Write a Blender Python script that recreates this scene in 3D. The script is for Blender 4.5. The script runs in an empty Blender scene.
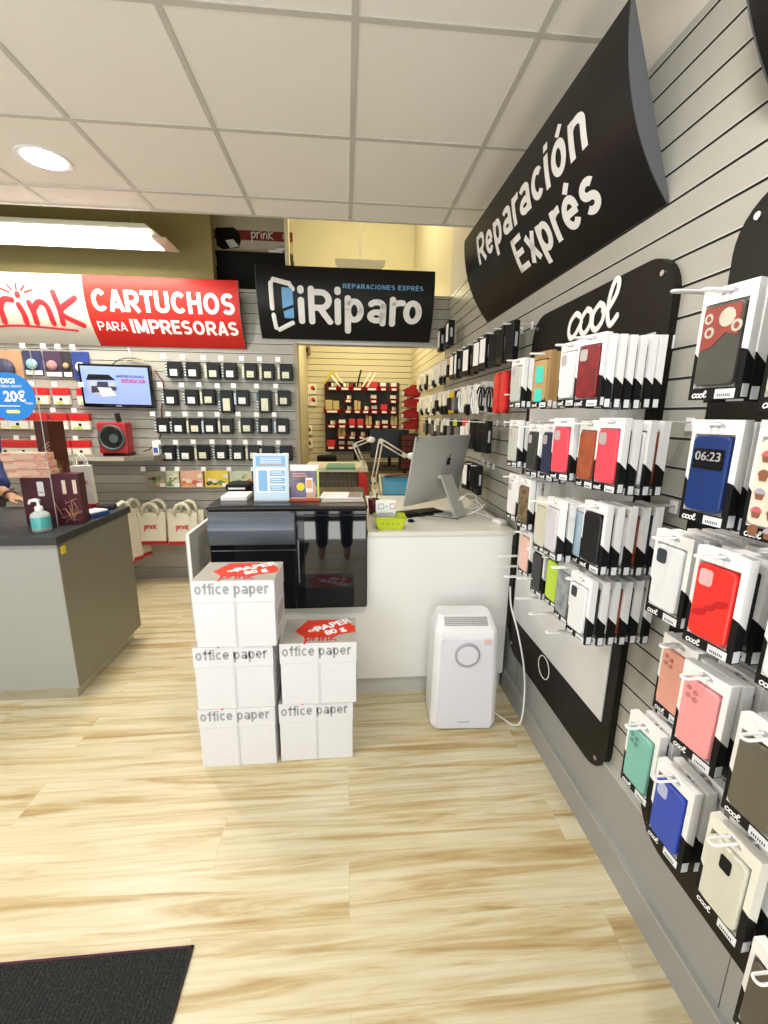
import bpy, bmesh, math, random
from math import pi, sin, cos, radians
from mathutils import Vector, Matrix, Euler

random.seed(7)
SC = bpy.context.scene
COL = SC.collection

# ------------------------------------------------------------------ materials
MATS = {}
def mat(name, col, rough=0.5, metal=0.0, spec=0.5, trans=0.0, alpha=1.0, emit=0.0, coat=0.0, var=0.04, vscale=6.0, bump=0.0, bscale=80.0, ecol=None, ior=1.45):
    """procedural principled material; `var` breaks the colour up a little with noise"""
    if name in MATS: return MATS[name]
    m = bpy.data.materials.new(name); m.use_nodes = True
    nt = m.node_tree; b = nt.nodes['Principled BSDF']
    c = (*col, 1.0)
    b.inputs['Base Color'].default_value = c
    b.inputs['Roughness'].default_value = rough
    b.inputs['Metallic'].default_value = metal
    b.inputs['Specular IOR Level'].default_value = spec
    b.inputs['IOR'].default_value = ior
    if trans: b.inputs['Transmission Weight'].default_value = trans
    if alpha < 1: b.inputs['Alpha'].default_value = alpha
    if coat: b.inputs['Coat Weight'].default_value = coat; b.inputs['Coat Roughness'].default_value = 0.05
    if emit:
        b.inputs['Emission Color'].default_value = (*(ecol or col), 1); b.inputs['Emission Strength'].default_value = emit
    if var > 0:
        tc = nt.nodes.new('ShaderNodeTexCoord'); nz = nt.nodes.new('ShaderNodeTexNoise')
        nz.inputs['Scale'].default_value = vscale; nz.inputs['Detail'].default_value = 3
        mx = nt.nodes.new('ShaderNodeMix'); mx.data_type = 'RGBA'
        mx.inputs['A'].default_value = tuple(max(0, x*(1-var)) for x in col)+(1,)
        mx.inputs['B'].default_value = tuple(min(1, x*(1+var)) for x in col)+(1,)
        nt.links.new(tc.outputs['Object'], nz.inputs['Vector']); nt.links.new(nz.outputs['Fac'], mx.inputs['Factor'])
        nt.links.new(mx.outputs['Result'], b.inputs['Base Color'])
    if bump > 0:
        tc = nt.nodes.new('ShaderNodeTexCoord'); nz = nt.nodes.new('ShaderNodeTexNoise')
        nz.inputs['Scale'].default_value = bscale; nz.inputs['Detail'].default_value = 2
        bp = nt.nodes.new('ShaderNodeBump'); bp.inputs['Strength'].default_value = bump; bp.inputs['Distance'].default_value = 0.002
        nt.links.new(tc.outputs['Object'], nz.inputs['Vector']); nt.links.new(nz.outputs['Fac'], bp.inputs['Height'])
        nt.links.new(bp.outputs['Normal'], b.inputs['Normal'])
    MATS[name] = m
    return m

def ramp_mat(name, stops, scale=6.0, kind='noise', rough=0.5, coords='Object', stretch=(1,1,1), detail=3, constant=False, coat=0.0, spec=0.5):
    if name in MATS: return MATS[name]
    m = bpy.data.materials.new(name); m.use_nodes = True
    nt = m.node_tree; b = nt.nodes['Principled BSDF']; b.inputs['Roughness'].default_value = rough; b.inputs['Specular IOR Level'].default_value = spec
    if coat: b.inputs['Coat Weight'].default_value = coat
    tc = nt.nodes.new('ShaderNodeTexCoord'); mp = nt.nodes.new('ShaderNodeMapping'); mp.inputs['Scale'].default_value = stretch
    nt.links.new(tc.outputs[coords], mp.inputs['Vector'])
    if kind == 'voronoi':
        t = nt.nodes.new('ShaderNodeTexVoronoi'); out = t.outputs['Distance']
    elif kind == 'wave':
        t = nt.nodes.new('ShaderNodeTexWave'); t.inputs['Distortion'].default_value = 3; out = t.outputs['Fac']
    else:
        t = nt.nodes.new('ShaderNodeTexNoise'); t.inputs['Detail'].default_value = detail; out = t.outputs['Fac']
    t.inputs['Scale'].default_value = scale
    nt.links.new(mp.outputs['Vector'], t.inputs['Vector'])
    cr = nt.nodes.new('ShaderNodeValToRGB')
    if constant: cr.color_ramp.interpolation = 'CONSTANT'
    el = cr.color_ramp.elements
    while len(el) > 2: el.remove(el[-1])
    for i, (p, c) in enumerate(stops):
        e = el[i] if i < 2 else el.new(p)
        e.position = p; e.color = (*c, 1)
    nt.links.new(out, cr.inputs['Fac']); nt.links.new(cr.outputs['Color'], b.inputs['Base Color'])
    MATS[name] = m
    return m

W = mat('white_plastic', (0.86,0.86,0.84), 0.45)
WCARD = mat('white_card', (0.86,0.855,0.83), 0.6)
CREAMC = mat('cream_card', (0.80,0.77,0.66), 0.6)
BLACK = mat('black_plastic', (0.008,0.008,0.009), 0.4, spec=0.25)
BLACKM = mat('black_matt', (0.009,0.009,0.009), 0.6, spec=0.2)
GLOSSB = mat('black_gloss', (0.004,0.004,0.006), 0.05, spec=0.4, var=0)
LABELM = mat('label_paper', (0.78,0.80,0.82), 0.55)
WIRE = mat('white_wire', (0.85,0.84,0.82), 0.35)
CHROME = mat('brushed_steel', (0.62,0.63,0.63), 0.3, 1.0)
RED = mat('signal_red', (0.62,0.018,0.02), 0.4)
REDB = mat('bin_red', (0.32,0.010,0.012), 0.4, spec=0.3)
TXTW = mat('lettering_white', (0.88,0.88,0.86), 0.5, var=0)
TXTG = mat('lettering_grey', (0.40,0.40,0.42), 0.6, var=0)
TXTR = mat('lettering_red', (0.66,0.02,0.03), 0.5, var=0)
TXTB = mat('lettering_black', (0.02,0.02,0.025), 0.5, var=0)
SKYB = mat('lettering_sky_blue', (0.16,0.42,0.75), 0.5, var=0)
CLEAR = mat('clear_plastic', (0.97,0.985,0.98), 0.03, trans=1.0, var=0, ior=1.12)

# ------------------------------------------------------------------ mesh builder
class MB:
    def __init__(s): s.bm = bmesh.new(); s.mats = []
    def mi(s, m):
        if m not in s.mats: s.mats.append(m)
        return s.mats.index(m)
    def _tag(s, geom, m):
        i = s.mi(m)
        for f in geom: f.material_index = i
    def box(s, c, d, m, rot=None, bev=0.0, seg=2):
        r = bmesh.ops.create_cube(s.bm, size=1.0)
        vs = r['verts']
        bmesh.ops.scale(s.bm, vec=d, verts=vs)
        fs = list({f for v in vs for f in v.link_faces}); s._tag(fs, m)
        if bev > 0:
            es = list({e for v in vs for e in v.link_edges})
            rb = bmesh.ops.bevel(s.bm, geom=es, offset=bev, segments=seg, affect='EDGES', profile=0.5)
            s._tag(rb['faces'], m)
            vs = list({v for f in rb['faces'] for v in f.verts} | {v for v in vs if v.is_valid})
            vs = [v for v in vs if v.is_valid]
            allv = set(vs)
            for f in rb['faces']:
                for e in f.edges:
                    for g in e.link_faces: allv.update(g.verts)
            vs = list(allv)
        if rot: bmesh.ops.rotate(s.bm, cent=(0,0,0), matrix=Euler(rot).to_matrix(), verts=vs)
        bmesh.ops.translate(s.bm, vec=c, verts=vs)
        return vs
    def box2(s, a, b, m, bev=0.0):
        return s.box([(a[i]+b[i])/2 for i in range(3)], [abs(b[i]-a[i]) for i in range(3)], m, bev=bev)
    def cyl(s, a, b, r, m, r2=None, n=20, cap=True):
        a, b = Vector(a), Vector(b); d = b-a
        q = bmesh.ops.create_cone(s.bm, cap_ends=cap, segments=n, radius1=r, radius2=r if r2 is None else r2, depth=d.length)
        vs = q['verts']; s._tag({f for v in vs for f in v.link_faces}, m)
        bmesh.ops.rotate(s.bm, cent=(0,0,0), matrix=d.to_track_quat('Z','Y').to_matrix(), verts=vs)
        bmesh.ops.translate(s.bm, vec=(a+b)/2, verts=vs)
        return vs
    def sphere(s, c, r, m, sc=(1,1,1), n=16):
        q = bmesh.ops.create_uvsphere(s.bm, u_segments=n, v_segments=max(6,n//2), radius=r)
        vs = q['verts']; s._tag({f for v in vs for f in v.link_faces}, m)
        bmesh.ops.scale(s.bm, vec=sc, verts=vs); bmesh.ops.translate(s.bm, vec=c, verts=vs)
    def tube(s, pts, r, m, n=6, closed=False):
        pts = [Vector(p) for p in pts]; i = s.mi(m); rings = []; N = len(pts)
        prev = None
        for k, p in enumerate(pts):
            if closed: t = pts[(k+1)%N]-pts[k-1]
            else: t = pts[min(k+1,N-1)]-pts[max(k-1,0)]
            t.normalize()
            if prev is None:
                u = t.cross(Vector((0,0,1)));
                if u.length < 1e-3: u = t.cross(Vector((0,1,0)))
            else: u = prev - t*prev.dot(t)
            u.normalize(); prev = u; w = t.cross(u)
            rr = r[k] if isinstance(r,(list,tuple)) else r
            rings.append([s.bm.verts.new(p+u*cos(2*pi*j/n)*rr+w*sin(2*pi*j/n)*rr) for j in range(n)])
        M = N if closed else N-1
        for k in range(M):
            A, B = rings[k], rings[(k+1)%N]
            for j in range(n):
                f = s.bm.faces.new((A[j],A[(j+1)%n],B[(j+1)%n],B[j])); f.material_index = i; f.smooth = True
        if not closed:
            for R, rev in ((rings[0],False),(rings[-1],True)):
                f = s.bm.faces.new(R if rev else list(reversed(R))); f.material_index = i
    def poly(s, pts, m):
        f = s.bm.faces.new([s.bm.verts.new(p) for p in pts]); f.material_index = s.mi(m); return f
    def prism(s, pts, vec, m, m_side=None):
        """planar polygon `pts` extruded along vec"""
        vec = Vector(vec); A = [s.bm.verts.new(p) for p in pts]; B = [s.bm.verts.new(Vector(p)+vec) for p in pts]
        i = s.mi(m); j = s.mi(m_side or m); n = len(pts)
        f = s.bm.faces.new(A); f.material_index = i
        f = s.bm.faces.new(list(reversed(B))); f.material_index = i
        for k in range(n):
            f = s.bm.faces.new((A[k],B[k],B[(k+1)%n],A[(k+1)%n])); f.material_index = j
        return A+B
    def lathe(s, prof, m, c=(0,0,0), n=24):
        """prof: list (r,z) or (r,z,mat)"""
        rings = []
        for p in prof:
            rings.append([s.bm.verts.new((c[0]+p[0]*cos(2*pi*j/n), c[1]+p[0]*sin(2*pi*j/n), c[2]+p[1])) for j in range(n)])
        for k in range(len(prof)-1):
            mm = prof[k][2] if len(prof[k]) > 2 else m
            i = s.mi(mm)
            for j in range(n):
                f = s.bm.faces.new((rings[k][j],rings[k][(j+1)%n],rings[k+1][(j+1)%n],rings[k+1][j])); f.material_index = i; f.smooth = True
    def build(s, name, parent=None, fix=True, smooth=False, loc=None, rot=None):
        if fix: bmesh.ops.recalc_face_normals(s.bm, faces=s.bm.faces[:])
        me = bpy.data.meshes.new(name); s.bm.to_mesh(me); s.bm.free()
        for m in s.mats: me.materials.append(m)
        if smooth:
            for p in me.polygons: p.use_smooth = True
        o = bpy.data.objects.new(name, me); COL.objects.link(o)
        if parent: o.parent = parent
        if loc: o.location = loc
        if rot: o.rotation_euler = rot
        return o

def rrect(w, h, r, cx=0, cz=0, n=6, y=0.0):
    """rounded rectangle outline in the XZ plane"""
    out = []
    for sx, sz, a0 in ((1,1,0),(-1,1,90),(-1,-1,180),(1,-1,270)):
        for k in range(n+1):
            a = radians(a0+90*k/n)
            out.append((cx+sx*(w/2-r)+r*cos(a), y, cz+sz*(h/2-r)+r*sin(a)))
    return out

def tag(o, label=None, cat=None, group=None, kind=None):
    if label: o['label'] = label
    if cat: o['category'] = cat
    if group: o['group'] = group
    if kind: o['kind'] = kind
    return o
def thing(name, label, cat, loc=(0,0,0), rz=0.0, group=None):
    o = bpy.data.objects.new(name, None); COL.objects.link(o)
    o.empty_display_size = 0.05; o.location = loc; o.rotation_euler = (0,0,rz)
    return tag(o, label, cat, group)
def struct(mb, name, **k):
    return tag(mb.build(name, **k), kind='structure')
CH = {}
def kids(o): return [c for c in bpy.data.objects if c.parent is o]
def dup(root, loc, rz=None, label=None, group=None, ch=None):
    """copy of a thing with copies of its parts and sub-parts"""
    r = root.copy(); COL.objects.link(r); r.location = loc
    if rz is not None: r.rotation_euler = (0,0,rz)
    if label: r['label'] = label
    if group: r['group'] = group
    if root.name not in CH: CH[root.name] = [(c, kids(c)) for c in kids(root)]
    for c, gs in CH[root.name]:
        k = c.copy(); COL.objects.link(k); k.parent = r
        for g in gs:
            h = g.copy(); COL.objects.link(h); h.parent = k
    return r

# ------------------------------------------------------------------ lettering
def text_bm(txt, size, bold=0.0, align='CENTER', depth=0.0, shear=0.0, space=1.0, sx=1.0):
    cu = bpy.data.curves.new('t', 'FONT'); cu.body = txt; cu.size = size; cu.align_x = align; cu.align_y = 'CENTER'
    cu.offset = bold; cu.extrude = depth; cu.shear = shear; cu.space_character = space; cu.resolution_u = 4
    o = bpy.data.objects.new('t', cu); COL.objects.link(o)
    dg = bpy.context.evaluated_depsgraph_get()
    me = bpy.data.meshes.new_from_object(o.evaluated_get(dg), depsgraph=dg)
    bpy.data.objects.remove(o); bpy.data.curves.remove(cu)
    bm = bmesh.new(); bm.from_mesh(me); bpy.data.meshes.remove(me)
    # XY plane facing +Z -> XZ plane facing -Y
    bmesh.ops.scale(bm, vec=(sx,1,1), verts=bm.verts)
    bmesh.ops.rotate(bm, cent=(0,0,0), matrix=Matrix.Rotation(pi/2,3,'X'), verts=bm.verts)
    return bm
def bend(bm, f, step=0.02):
    """cut into horizontal strips and push every vertex onto the curved face y = -f(z)"""
    zs = [v.co.z for v in bm.verts]
    z = min(zs)
    while z < max(zs):
        bmesh.ops.bisect_plane(bm, geom=bm.verts[:]+bm.edges[:]+bm.faces[:], plane_co=(0,0,z), plane_no=(0,0,1)); z += step
    for v in bm.verts: v.co.y -= f(v.co.z)
def bm_obj(bm, name, m, parent=None, loc=None, rot=None):
    me = bpy.data.meshes.new(name); bm.to_mesh(me); bm.free(); me.materials.append(m)
    o = bpy.data.objects.new(name, me); COL.objects.link(o)
    if parent: o.parent = parent
    if loc: o.location = loc
    if rot: o.rotation_euler = rot
    return o
def _el(cx, cy, rx, ry, a0, a1, n=14):
    return [(cx+rx*cos(radians(a0+(a1-a0)*k/n)), cy+ry*sin(radians(a0+(a1-a0)*k/n))) for k in range(n+1)]
def glyph(c, w, xh):
    """strokes of a plain grotesque letter (cap height 1): returns (strokes, advance)"""
    h = w/2; W_ = 0.56; cy = xh/2; ry = xh/2-h; rx = W_/2-h; L = []
    acc_ = {'ó':'o','é':'e','É':'E'}.get(c)
    if acc_:
        L, adv = glyph(acc_, w, xh); t0 = 1.0 if c == 'É' else xh
        return L+[[(adv/2-0.07,t0+0.06),(adv/2+0.06,t0+0.24)]], adv
    g = 0.10
    if c == ' ': return [], 0.30
    if c == 'o': return [_el(W_/2,cy,rx,ry,0,360,28)], W_+g
    if c == 'e': return [_el(W_/2,cy,rx,ry,2,322,24), [(h*0.6,cy),(W_-h*0.7,cy)]], W_+g
    if c == 'c': return [_el(W_/2,cy,rx,ry,42,318,22)], W_+g-0.04
    if c == 'a': return [[(W_-h,0),(W_-h,xh-0.22)], _el(W_/2,xh-0.22,rx,0.22-h,0,150,12), _el(W_/2,0.225,rx,0.225-h,0,360,24)], W_+g
    if c == 'p': return [[(h,-0.28),(h,xh)], _el(W_/2,cy,rx,ry,0,360,28)], W_+g
    if c == 'n': return [[(h,0),(h,xh)], _el(W_/2,xh-0.26,rx,0.26-h,180,0,16)+[(W_-h,0)]], W_+g
    if c == 'r': return [[(h,0),(h,xh)], _el(h+0.24,xh-0.26,0.24,0.26-h,180,78,8)], 0.36+g*0.5
    if c == 'i': return [[(h,0),(h,xh-(0.10 if w > 0.18 else 0.0))], [(h,1.0-w*0.35),(h,1.0)] if w > 0.18 else [(h,1.0-w*0.9),(h,1.0)]], w+g+0.01
    if c == 'f': return [[(0.13+h,0),(0.13+h,0.80)]+_el(0.13+h+0.14,0.80,0.14,0.20-h,180,90,6), [(0,xh-h*0.9),(0.36,xh-h*0.9)]], 0.36+g*0.6
    if c == 'x': return [[(h*0.9,0),(0.52-h*0.9,xh)], [(h*0.9,xh),(0.52-h*0.9,0)]], 0.52+g*0.7
    if c in 'sS':
        H_ = xh if c == 's' else 1.0; W2 = 0.50 if c == 's' else 0.64; a = (H_-w)/4; r2 = W2/2-h
        return [_el(W2/2,H_-h-a,r2,a,30,270,16)+_el(W2/2,h+a,r2,a,90,-150,16)], W2+g
    if c == 'R': return [[(h,0),(h,1)], [(h,1-h),(0.36,1-h)]+_el(0.36,1-h-(0.56-h)/2,0.26-h*0.3,(0.56-h)/2,90,-90,14)+[(h,0.44)], [(0.33,0.44),(0.62,0.0)]], 0.66+g
    if c == 'P': return [[(h,0),(h,1)], [(h,1-h),(0.36,1-h)]+_el(0.36,1-h-(0.56-h)/2,0.26-h*0.3,(0.56-h)/2,90,-90,14)+[(h,0.44)]], 0.62+g
    if c == 'E': return [[(h,0),(h,1)], [(0,1-h),(0.56,1-h)], [(0,0.52),(0.52,0.52)], [(0,h),(0.56,h)]], 0.56+g
    if c == 'C': return [_el(0.36,0.5,0.36-h,0.5-h,42,318,26)], 0.68+g
    if c == 'O': return [_el(0.38,0.5,0.38-h,0.5-h,0,360,32)], 0.76+g
    if c == 'A': return [[(h*0.8,0),(0.35,1-h*0.2)], [(0.70-h*0.8,0),(0.35,1-h*0.2)], [(0.17,0.27),(0.53,0.27)]], 0.70+g*0.5
    if c == 'T': return [[(0.29,0),(0.29,1)], [(0,1-h),(0.58,1-h)]], 0.58+g*0.7
    if c == 'U': return [[(h,1),(h,0.30)]+_el(0.34,0.30,0.34-h,0.30-h,180,360,16)+[(0.68-h,1)]], 0.68+g
    if c == 'H': return [[(h,0),(h,1)], [(0.66-h,0),(0.66-h,1)], [(h,0.53),(0.66-h,0.53)]], 0.66+g
    if c == 'I': return [[(h,0),(h,1)]], w+g
    if c == 'N': return [[(h,0),(h,1)], [(0.66-h,0),(0.66-h,1)], [(h,1-h*0.4),(0.66-h,h*0.4)]], 0.66+g
    if c == 'M': return [[(h,0),(h,1)], [(0.80-h,0),(0.80-h,1)], [(h,1-h*0.3),(0.40,0.12)], [(0.80-h,1-h*0.3),(0.40,0.12)]], 0.80+g
    if c == 'X': return [[(h,0),(0.62-h,1)], [(h,1),(0.62-h,0)]], 0.62+g*0.7
    return [], 0.4
def stroke_text(txt, w=0.17, xh=0.74, round_=False, track=0.0):
    bm = bmesh.new(); x = 0.0; r = w/2
    for c in txt:
        S_, adv = glyph(c, w, xh)
        for q in S_:
            q = [Vector((a+x,0,b)) for a,b in q]; L = []; n = len(q); closed = (q[0]-q[-1]).length < 1e-4
            for k in range(n):
                if closed: t = q[(k+1)%(n-1)]-q[(k-1)%(n-1)] if k < n-1 else q[1]-q[n-2]
                else: t = q[min(k+1,n-1)]-q[max(k-1,0)]
                t.normalize(); nr = Vector((-t.z,0,t.x)); L.append((bm.verts.new(q[k]+nr*r),bm.verts.new(q[k]-nr*r)))
            for k in range(n-1): bm.faces.new((L[k][0],L[k][1],L[k+1][1],L[k+1][0]))
            if round_:
                for e in (q[0],q[-1]): bm.faces.new([bm.verts.new(e+Vector((r*cos(a*pi/7),0,r*sin(a*pi/7)))) for a in range(14)])
        x += adv+track
    for f in bm.faces:
        f.normal_update()
        if f.normal.y > 0: f.normal_flip()
    return bm
def fit_strokes(txt, x0, x1, zb, zc, w=0.17, xh=0.74, round_=False, track=0.0):
    b = stroke_text(txt, w, xh, round_, track); xs = [v.co.x for v in b.verts]; m0, m1 = min(xs), max(xs)
    for v in b.verts: v.co.x = x0+(v.co.x-m0)/(m1-m0)*(x1-x0); v.co.z = zb+v.co.z*(zc-zb)
    return b
_cap = {}
def fit_text(txt, x0, x1, zb, zc, bold=0.0):
    """text whose capitals stand from zb to zc and whose ink runs from x0 to x1"""
    if 'H' not in _cap:
        b = text_bm('H',1.0); zs = [v.co.z for v in b.verts]; _cap['H'] = (min(zs),max(zs)); b.free()
    lo, hi = _cap['H']; size = (zc-zb)/(hi-lo)
    b = text_bm(txt,size,bold,'LEFT'); xs = [v.co.x for v in b.verts]
    k = (x1-x0)/(max(xs)-min(xs)); m0 = min(xs)
    for v in b.verts: v.co.x = x0+(v.co.x-m0)*k; v.co.z += zb-lo*size
    return b
def lettering(txt, size, m, parent, loc, rot=(0,0,0), bold=0.0, align='CENTER', name='lettering', depth=0.0006, **k):
    return bm_obj(text_bm(txt, size, bold, align, depth, **k), name, m, parent, loc, rot)
def crom(pts, n=6):
    """Catmull-Rom through 2-D points"""
    P = [pts[0]]+list(pts)+[pts[-1]]; out = []
    for i in range(1, len(P)-2):
        for k in range(n):
            t = k/n; a,b,c,d = P[i-1],P[i],P[i+1],P[i+2]
            out.append(tuple(0.5*((2*b[j])+(-a[j]+c[j])*t+(2*a[j]-5*b[j]+4*c[j]-d[j])*t*t+(-a[j]+3*b[j]-3*c[j]+d[j])*t**3) for j in range(2)))
    out.append(tuple(pts[-1])); return out
def ribbon_bm(paths, w, sc=1.0, smooth=True):
    """flattened brush strokes lying in the XZ plane; a path may carry (points, width)"""
    mb = MB()
    for p in paths:
        ww = w
        if isinstance(p, tuple): p, ww = p
        q = crom(p, 9) if smooth and len(p) > 2 else list(p)
        if len(q) == 2 and (Vector(q[0])-Vector(q[1])).length < 0.05: q = [(q[0][0],q[0][1]-0.01),(q[0][0],q[0][1]+0.03)]
        r = ww*sc/2; pts = [Vector((a*sc,0,b*sc)) for a,b in q]
        mb.tube(pts, r, TXTW, n=10)
        for c in (pts[0], pts[-1]): mb.sphere(c, r, TXTW, n=10)
        if not smooth:
            for c in pts[1:-1]: mb.sphere(c, r, TXTW, n=10)
    lim = 0.0006
    for v in mb.bm.verts: v.co.y = max(-1,min(1,v.co.y/max(1e-6,w*sc/2)))*lim
    bmesh.ops.recalc_face_normals(mb.bm, faces=mb.bm.faces[:])
    return mb.bm
# handwritten words, drawn as strokes (unit: x-height = 1)
COOL = [([(0.95,0.85),(0.6,1.0),(0.15,0.75),(0.05,0.3),(0.3,0.0),(0.7,0.1),(1.15,0.55)]),
        ([(1.55,1.0),(1.15,0.7),(1.15,0.2),(1.5,0.0),(1.9,0.3),(1.9,0.8),(1.55,1.0)]),
        ([(2.5,1.0),(2.1,0.7),(2.1,0.2),(2.45,0.0),(2.85,0.3),(2.85,0.8),(2.5,1.0)]),
        ([(2.8,0.70),(3.15,0.65),(3.65,1.1),(3.72,1.55),(3.45,1.62),(3.2,1.1),(3.18,0.4),(3.45,0.0),(3.85,0.25)])]
RINK = {'p': [[(0.0,0.9),(0.12,0.2),(0.05,-0.75)], [(0.08,0.75),(0.45,1.0),(0.75,0.65),(0.5,0.15),(0.12,0.1)]],
        'r': [[(0.0,0.95),(0.1,0.5),(0.05,0.0)], [(0.08,0.55),(0.3,0.95),(0.6,0.95)]],
        'i': [[(0.0,0.75),(0.08,0.35),(0.05,0.0)], [(0.05,1.15),(0.06,1.17)]],
        'n': [[(0.0,0.85),(0.06,0.4),(0.03,0.0)], [(0.05,0.5),(0.35,0.9),(0.62,0.7),(0.65,0.0)]],
        'k': [[(0.0,1.3),(0.1,0.6),(0.05,0.0)], [(0.75,1.1),(0.1,0.5),(0.8,-0.05)]]}
def prink(letters='prink', rays=True):
    out = []; x = 0
    adv = {'p':0.95,'r':0.8,'i':0.4,'n':0.95,'k':0.9}
    xi = 0
    for ch in letters:
        if ch == 'i': xi = x
        for s in RINK[ch]: out.append([(a+x, b) for a, b in s])
        x += adv[ch]
    if rays:
        for a in (150,120,90,60,30):
            out.append(([(xi+0.05+0.32*cos(radians(a)), 1.15+0.22*sin(radians(a))), (xi+0.05+0.62*cos(radians(a)), 1.15+0.45*sin(radians(a)))], 0.08))
        out.append(([(0.3,-0.28),(1.5,-0.14),(x-0.4,-0.3)], 0.10))
    return out, x
def prink_obj(parent, m, loc, sc, rot=(0,0,0), letters='prink', rays=False, w=0.2):
    st, x = prink(letters, rays)
    bm = ribbon_bm([s if isinstance(s, tuple) else s for s in st], w, sc)
    bmesh.ops.translate(bm, vec=(-x*sc/2,0,-0.45*sc), verts=bm.verts)
    return bm_obj(bm, 'logo', m, parent, loc, rot)
# ================================================================== THE ROOM
XL, XR, YF, YB, YBB, ZC = -3.3, 0.88, -0.95, 3.86, 6.0, 2.682
PITCH, ZS0, ZS1 = 0.0776, 0.332, 2.45
SLAT = mat('slatwall_grey', (0.375,0.365,0.315), 0.42, var=0.03, vscale=2)
SLATY = mat('slatwall_warm_lit', (0.62,0.56,0.38), 0.45, var=0.03, vscale=2)  # back-room slats, the warm yellow light put into their colour
LIP = mat('slat_lip_aluminium', (0.55,0.55,0.52), 0.35, 0.3)
GROOVE = mat('groove_shade_and_joint', (0.10,0.098,0.085), 0.7)  # shade inside the slat grooves painted in; also colours the plinth joints
OLIVE = mat('olive_wall_paint', (0.30,0.25,0.10), 0.7)
CREAM = mat('cream_wall_paint', (0.74,0.69,0.47), 0.7)
BEIGE = mat('beige_wall_paint', (0.62,0.58,0.50), 0.7)

# floor: pale laminate planks with long tan streaks running across the room
def floor_mat():
    m = bpy.data.materials.new('laminate_floor'); m.use_nodes = True
    nt = m.node_tree; b = nt.nodes['Principled BSDF']; b.inputs['Roughness'].default_value = 0.38
    tc = nt.nodes.new('ShaderNodeTexCoord')
    br = nt.nodes.new('ShaderNodeTexBrick'); br.offset = 0.37; br.squash = 1.0
    br.inputs['Color1'].default_value = (0.15,0.15,0.15,1); br.inputs['Color2'].default_value = (0.85,0.85,0.85,1)
    br.inputs['Mortar'].default_value = (0.5,0.5,0.5,1)
    br.inputs['Scale'].default_value = 1.0; br.inputs['Mortar Size'].default_value = 0.0016; br.inputs['Mortar Smooth'].default_value = 0.3
    br.inputs['Brick Width'].default_value = 1.22; br.inputs['Row Height'].default_value = 0.196
    nt.links.new(tc.outputs['Object'], br.inputs['Vector'])
    # each plank shifts the grain
    sep = nt.nodes.new('ShaderNodeSeparateXYZ'); nt.links.new(tc.outputs['Object'], sep.inputs['Vector'])
    mul = nt.nodes.new('ShaderNodeMath'); mul.operation = 'MULTIPLY'; mul.inputs[1].default_value = 9.0
    nt.links.new(br.outputs['Color'], mul.inputs[0])
    def grain(sx, sy, scale, det, dist=0.0):
        a = nt.nodes.new('ShaderNodeMath'); a.operation = 'MULTIPLY'; a.inputs[1].default_value = sx
        c = nt.nodes.new('ShaderNodeMath'); c.operation = 'MULTIPLY'; c.inputs[1].default_value = sy
        nt.links.new(sep.outputs['X'], a.inputs[0]); nt.links.new(sep.outputs['Y'], c.inputs[0])
        co = nt.nodes.new('ShaderNodeCombineXYZ')
        nt.links.new(a.outputs[0], co.inputs['X']); nt.links.new(c.outputs[0], co.inputs['Y']); nt.links.new(mul.outputs[0], co.inputs['Z'])
        n = nt.nodes.new('ShaderNodeTexNoise'); n.inputs['Scale'].default_value = scale; n.inputs['Detail'].default_value = det; n.inputs['Roughness'].default_value = 0.62
        n.inputs['Distortion'].default_value = dist
        nt.links.new(co.outputs[0], n.inputs['Vector']); return n.outputs['Fac']
    g1 = grain(0.75, 11.0, 1.7, 7, 0.8); g2 = grain(1.3, 42.0, 2.0, 4)
    r1 = nt.nodes.new('ShaderNodeValToRGB'); e = r1.color_ramp.elements
    e[0].position = 0.28; e[0].color = (0.40,0.26,0.105,1); e[1].position = 0.66; e[1].color = (0.72,0.66,0.48,1)
    e2 = e.new(0.40); e2.color = (0.54,0.42,0.215,1); e3 = e.new(0.50); e3.color = (0.66,0.585,0.385,1)
    nt.links.new(g1, r1.inputs['Fac'])
    r2 = nt.nodes.new('ShaderNodeValToRGB'); e = r2.color_ramp.elements
    e[0].position = 0.35; e[0].color = (0.88,0.82,0.72,1); e[1].position = 0.62; e[1].color = (1,1,1,1)
    nt.links.new(g2, r2.inputs['Fac'])
    mx = nt.nodes.new('ShaderNodeMix'); mx.data_type = 'RGBA'; mx.blend_type = 'MULTIPLY'; mx.inputs['Factor'].default_value = 0.75
    nt.links.new(r1.outputs['Color'], mx.inputs['A']); nt.links.new(r2.outputs['Color'], mx.inputs['B'])
    mm = nt.nodes.new('ShaderNodeMix'); mm.data_type = 'RGBA'; mm.inputs['B'].default_value = (0.42,0.31,0.18,1)
    f = nt.nodes.new('ShaderNodeMath'); f.operation = 'MULTIPLY'; f.inputs[1].default_value = 0.25
    nt.links.new(br.outputs['Fac'], f.inputs[0]); nt.links.new(f.outputs[0], mm.inputs['Factor'])
    nt.links.new(mx.outputs['Result'], mm.inputs['A']); nt.links.new(mm.outputs['Result'], b.inputs['Base Color'])
    return m
FLOORM = floor_mat()
mb = MB(); mb.box2((XL-0.1,YF-0.1,-0.08),(XR+0.12,YBB+0.1,0.0), FLOORM); struct(mb, 'floor')

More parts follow.
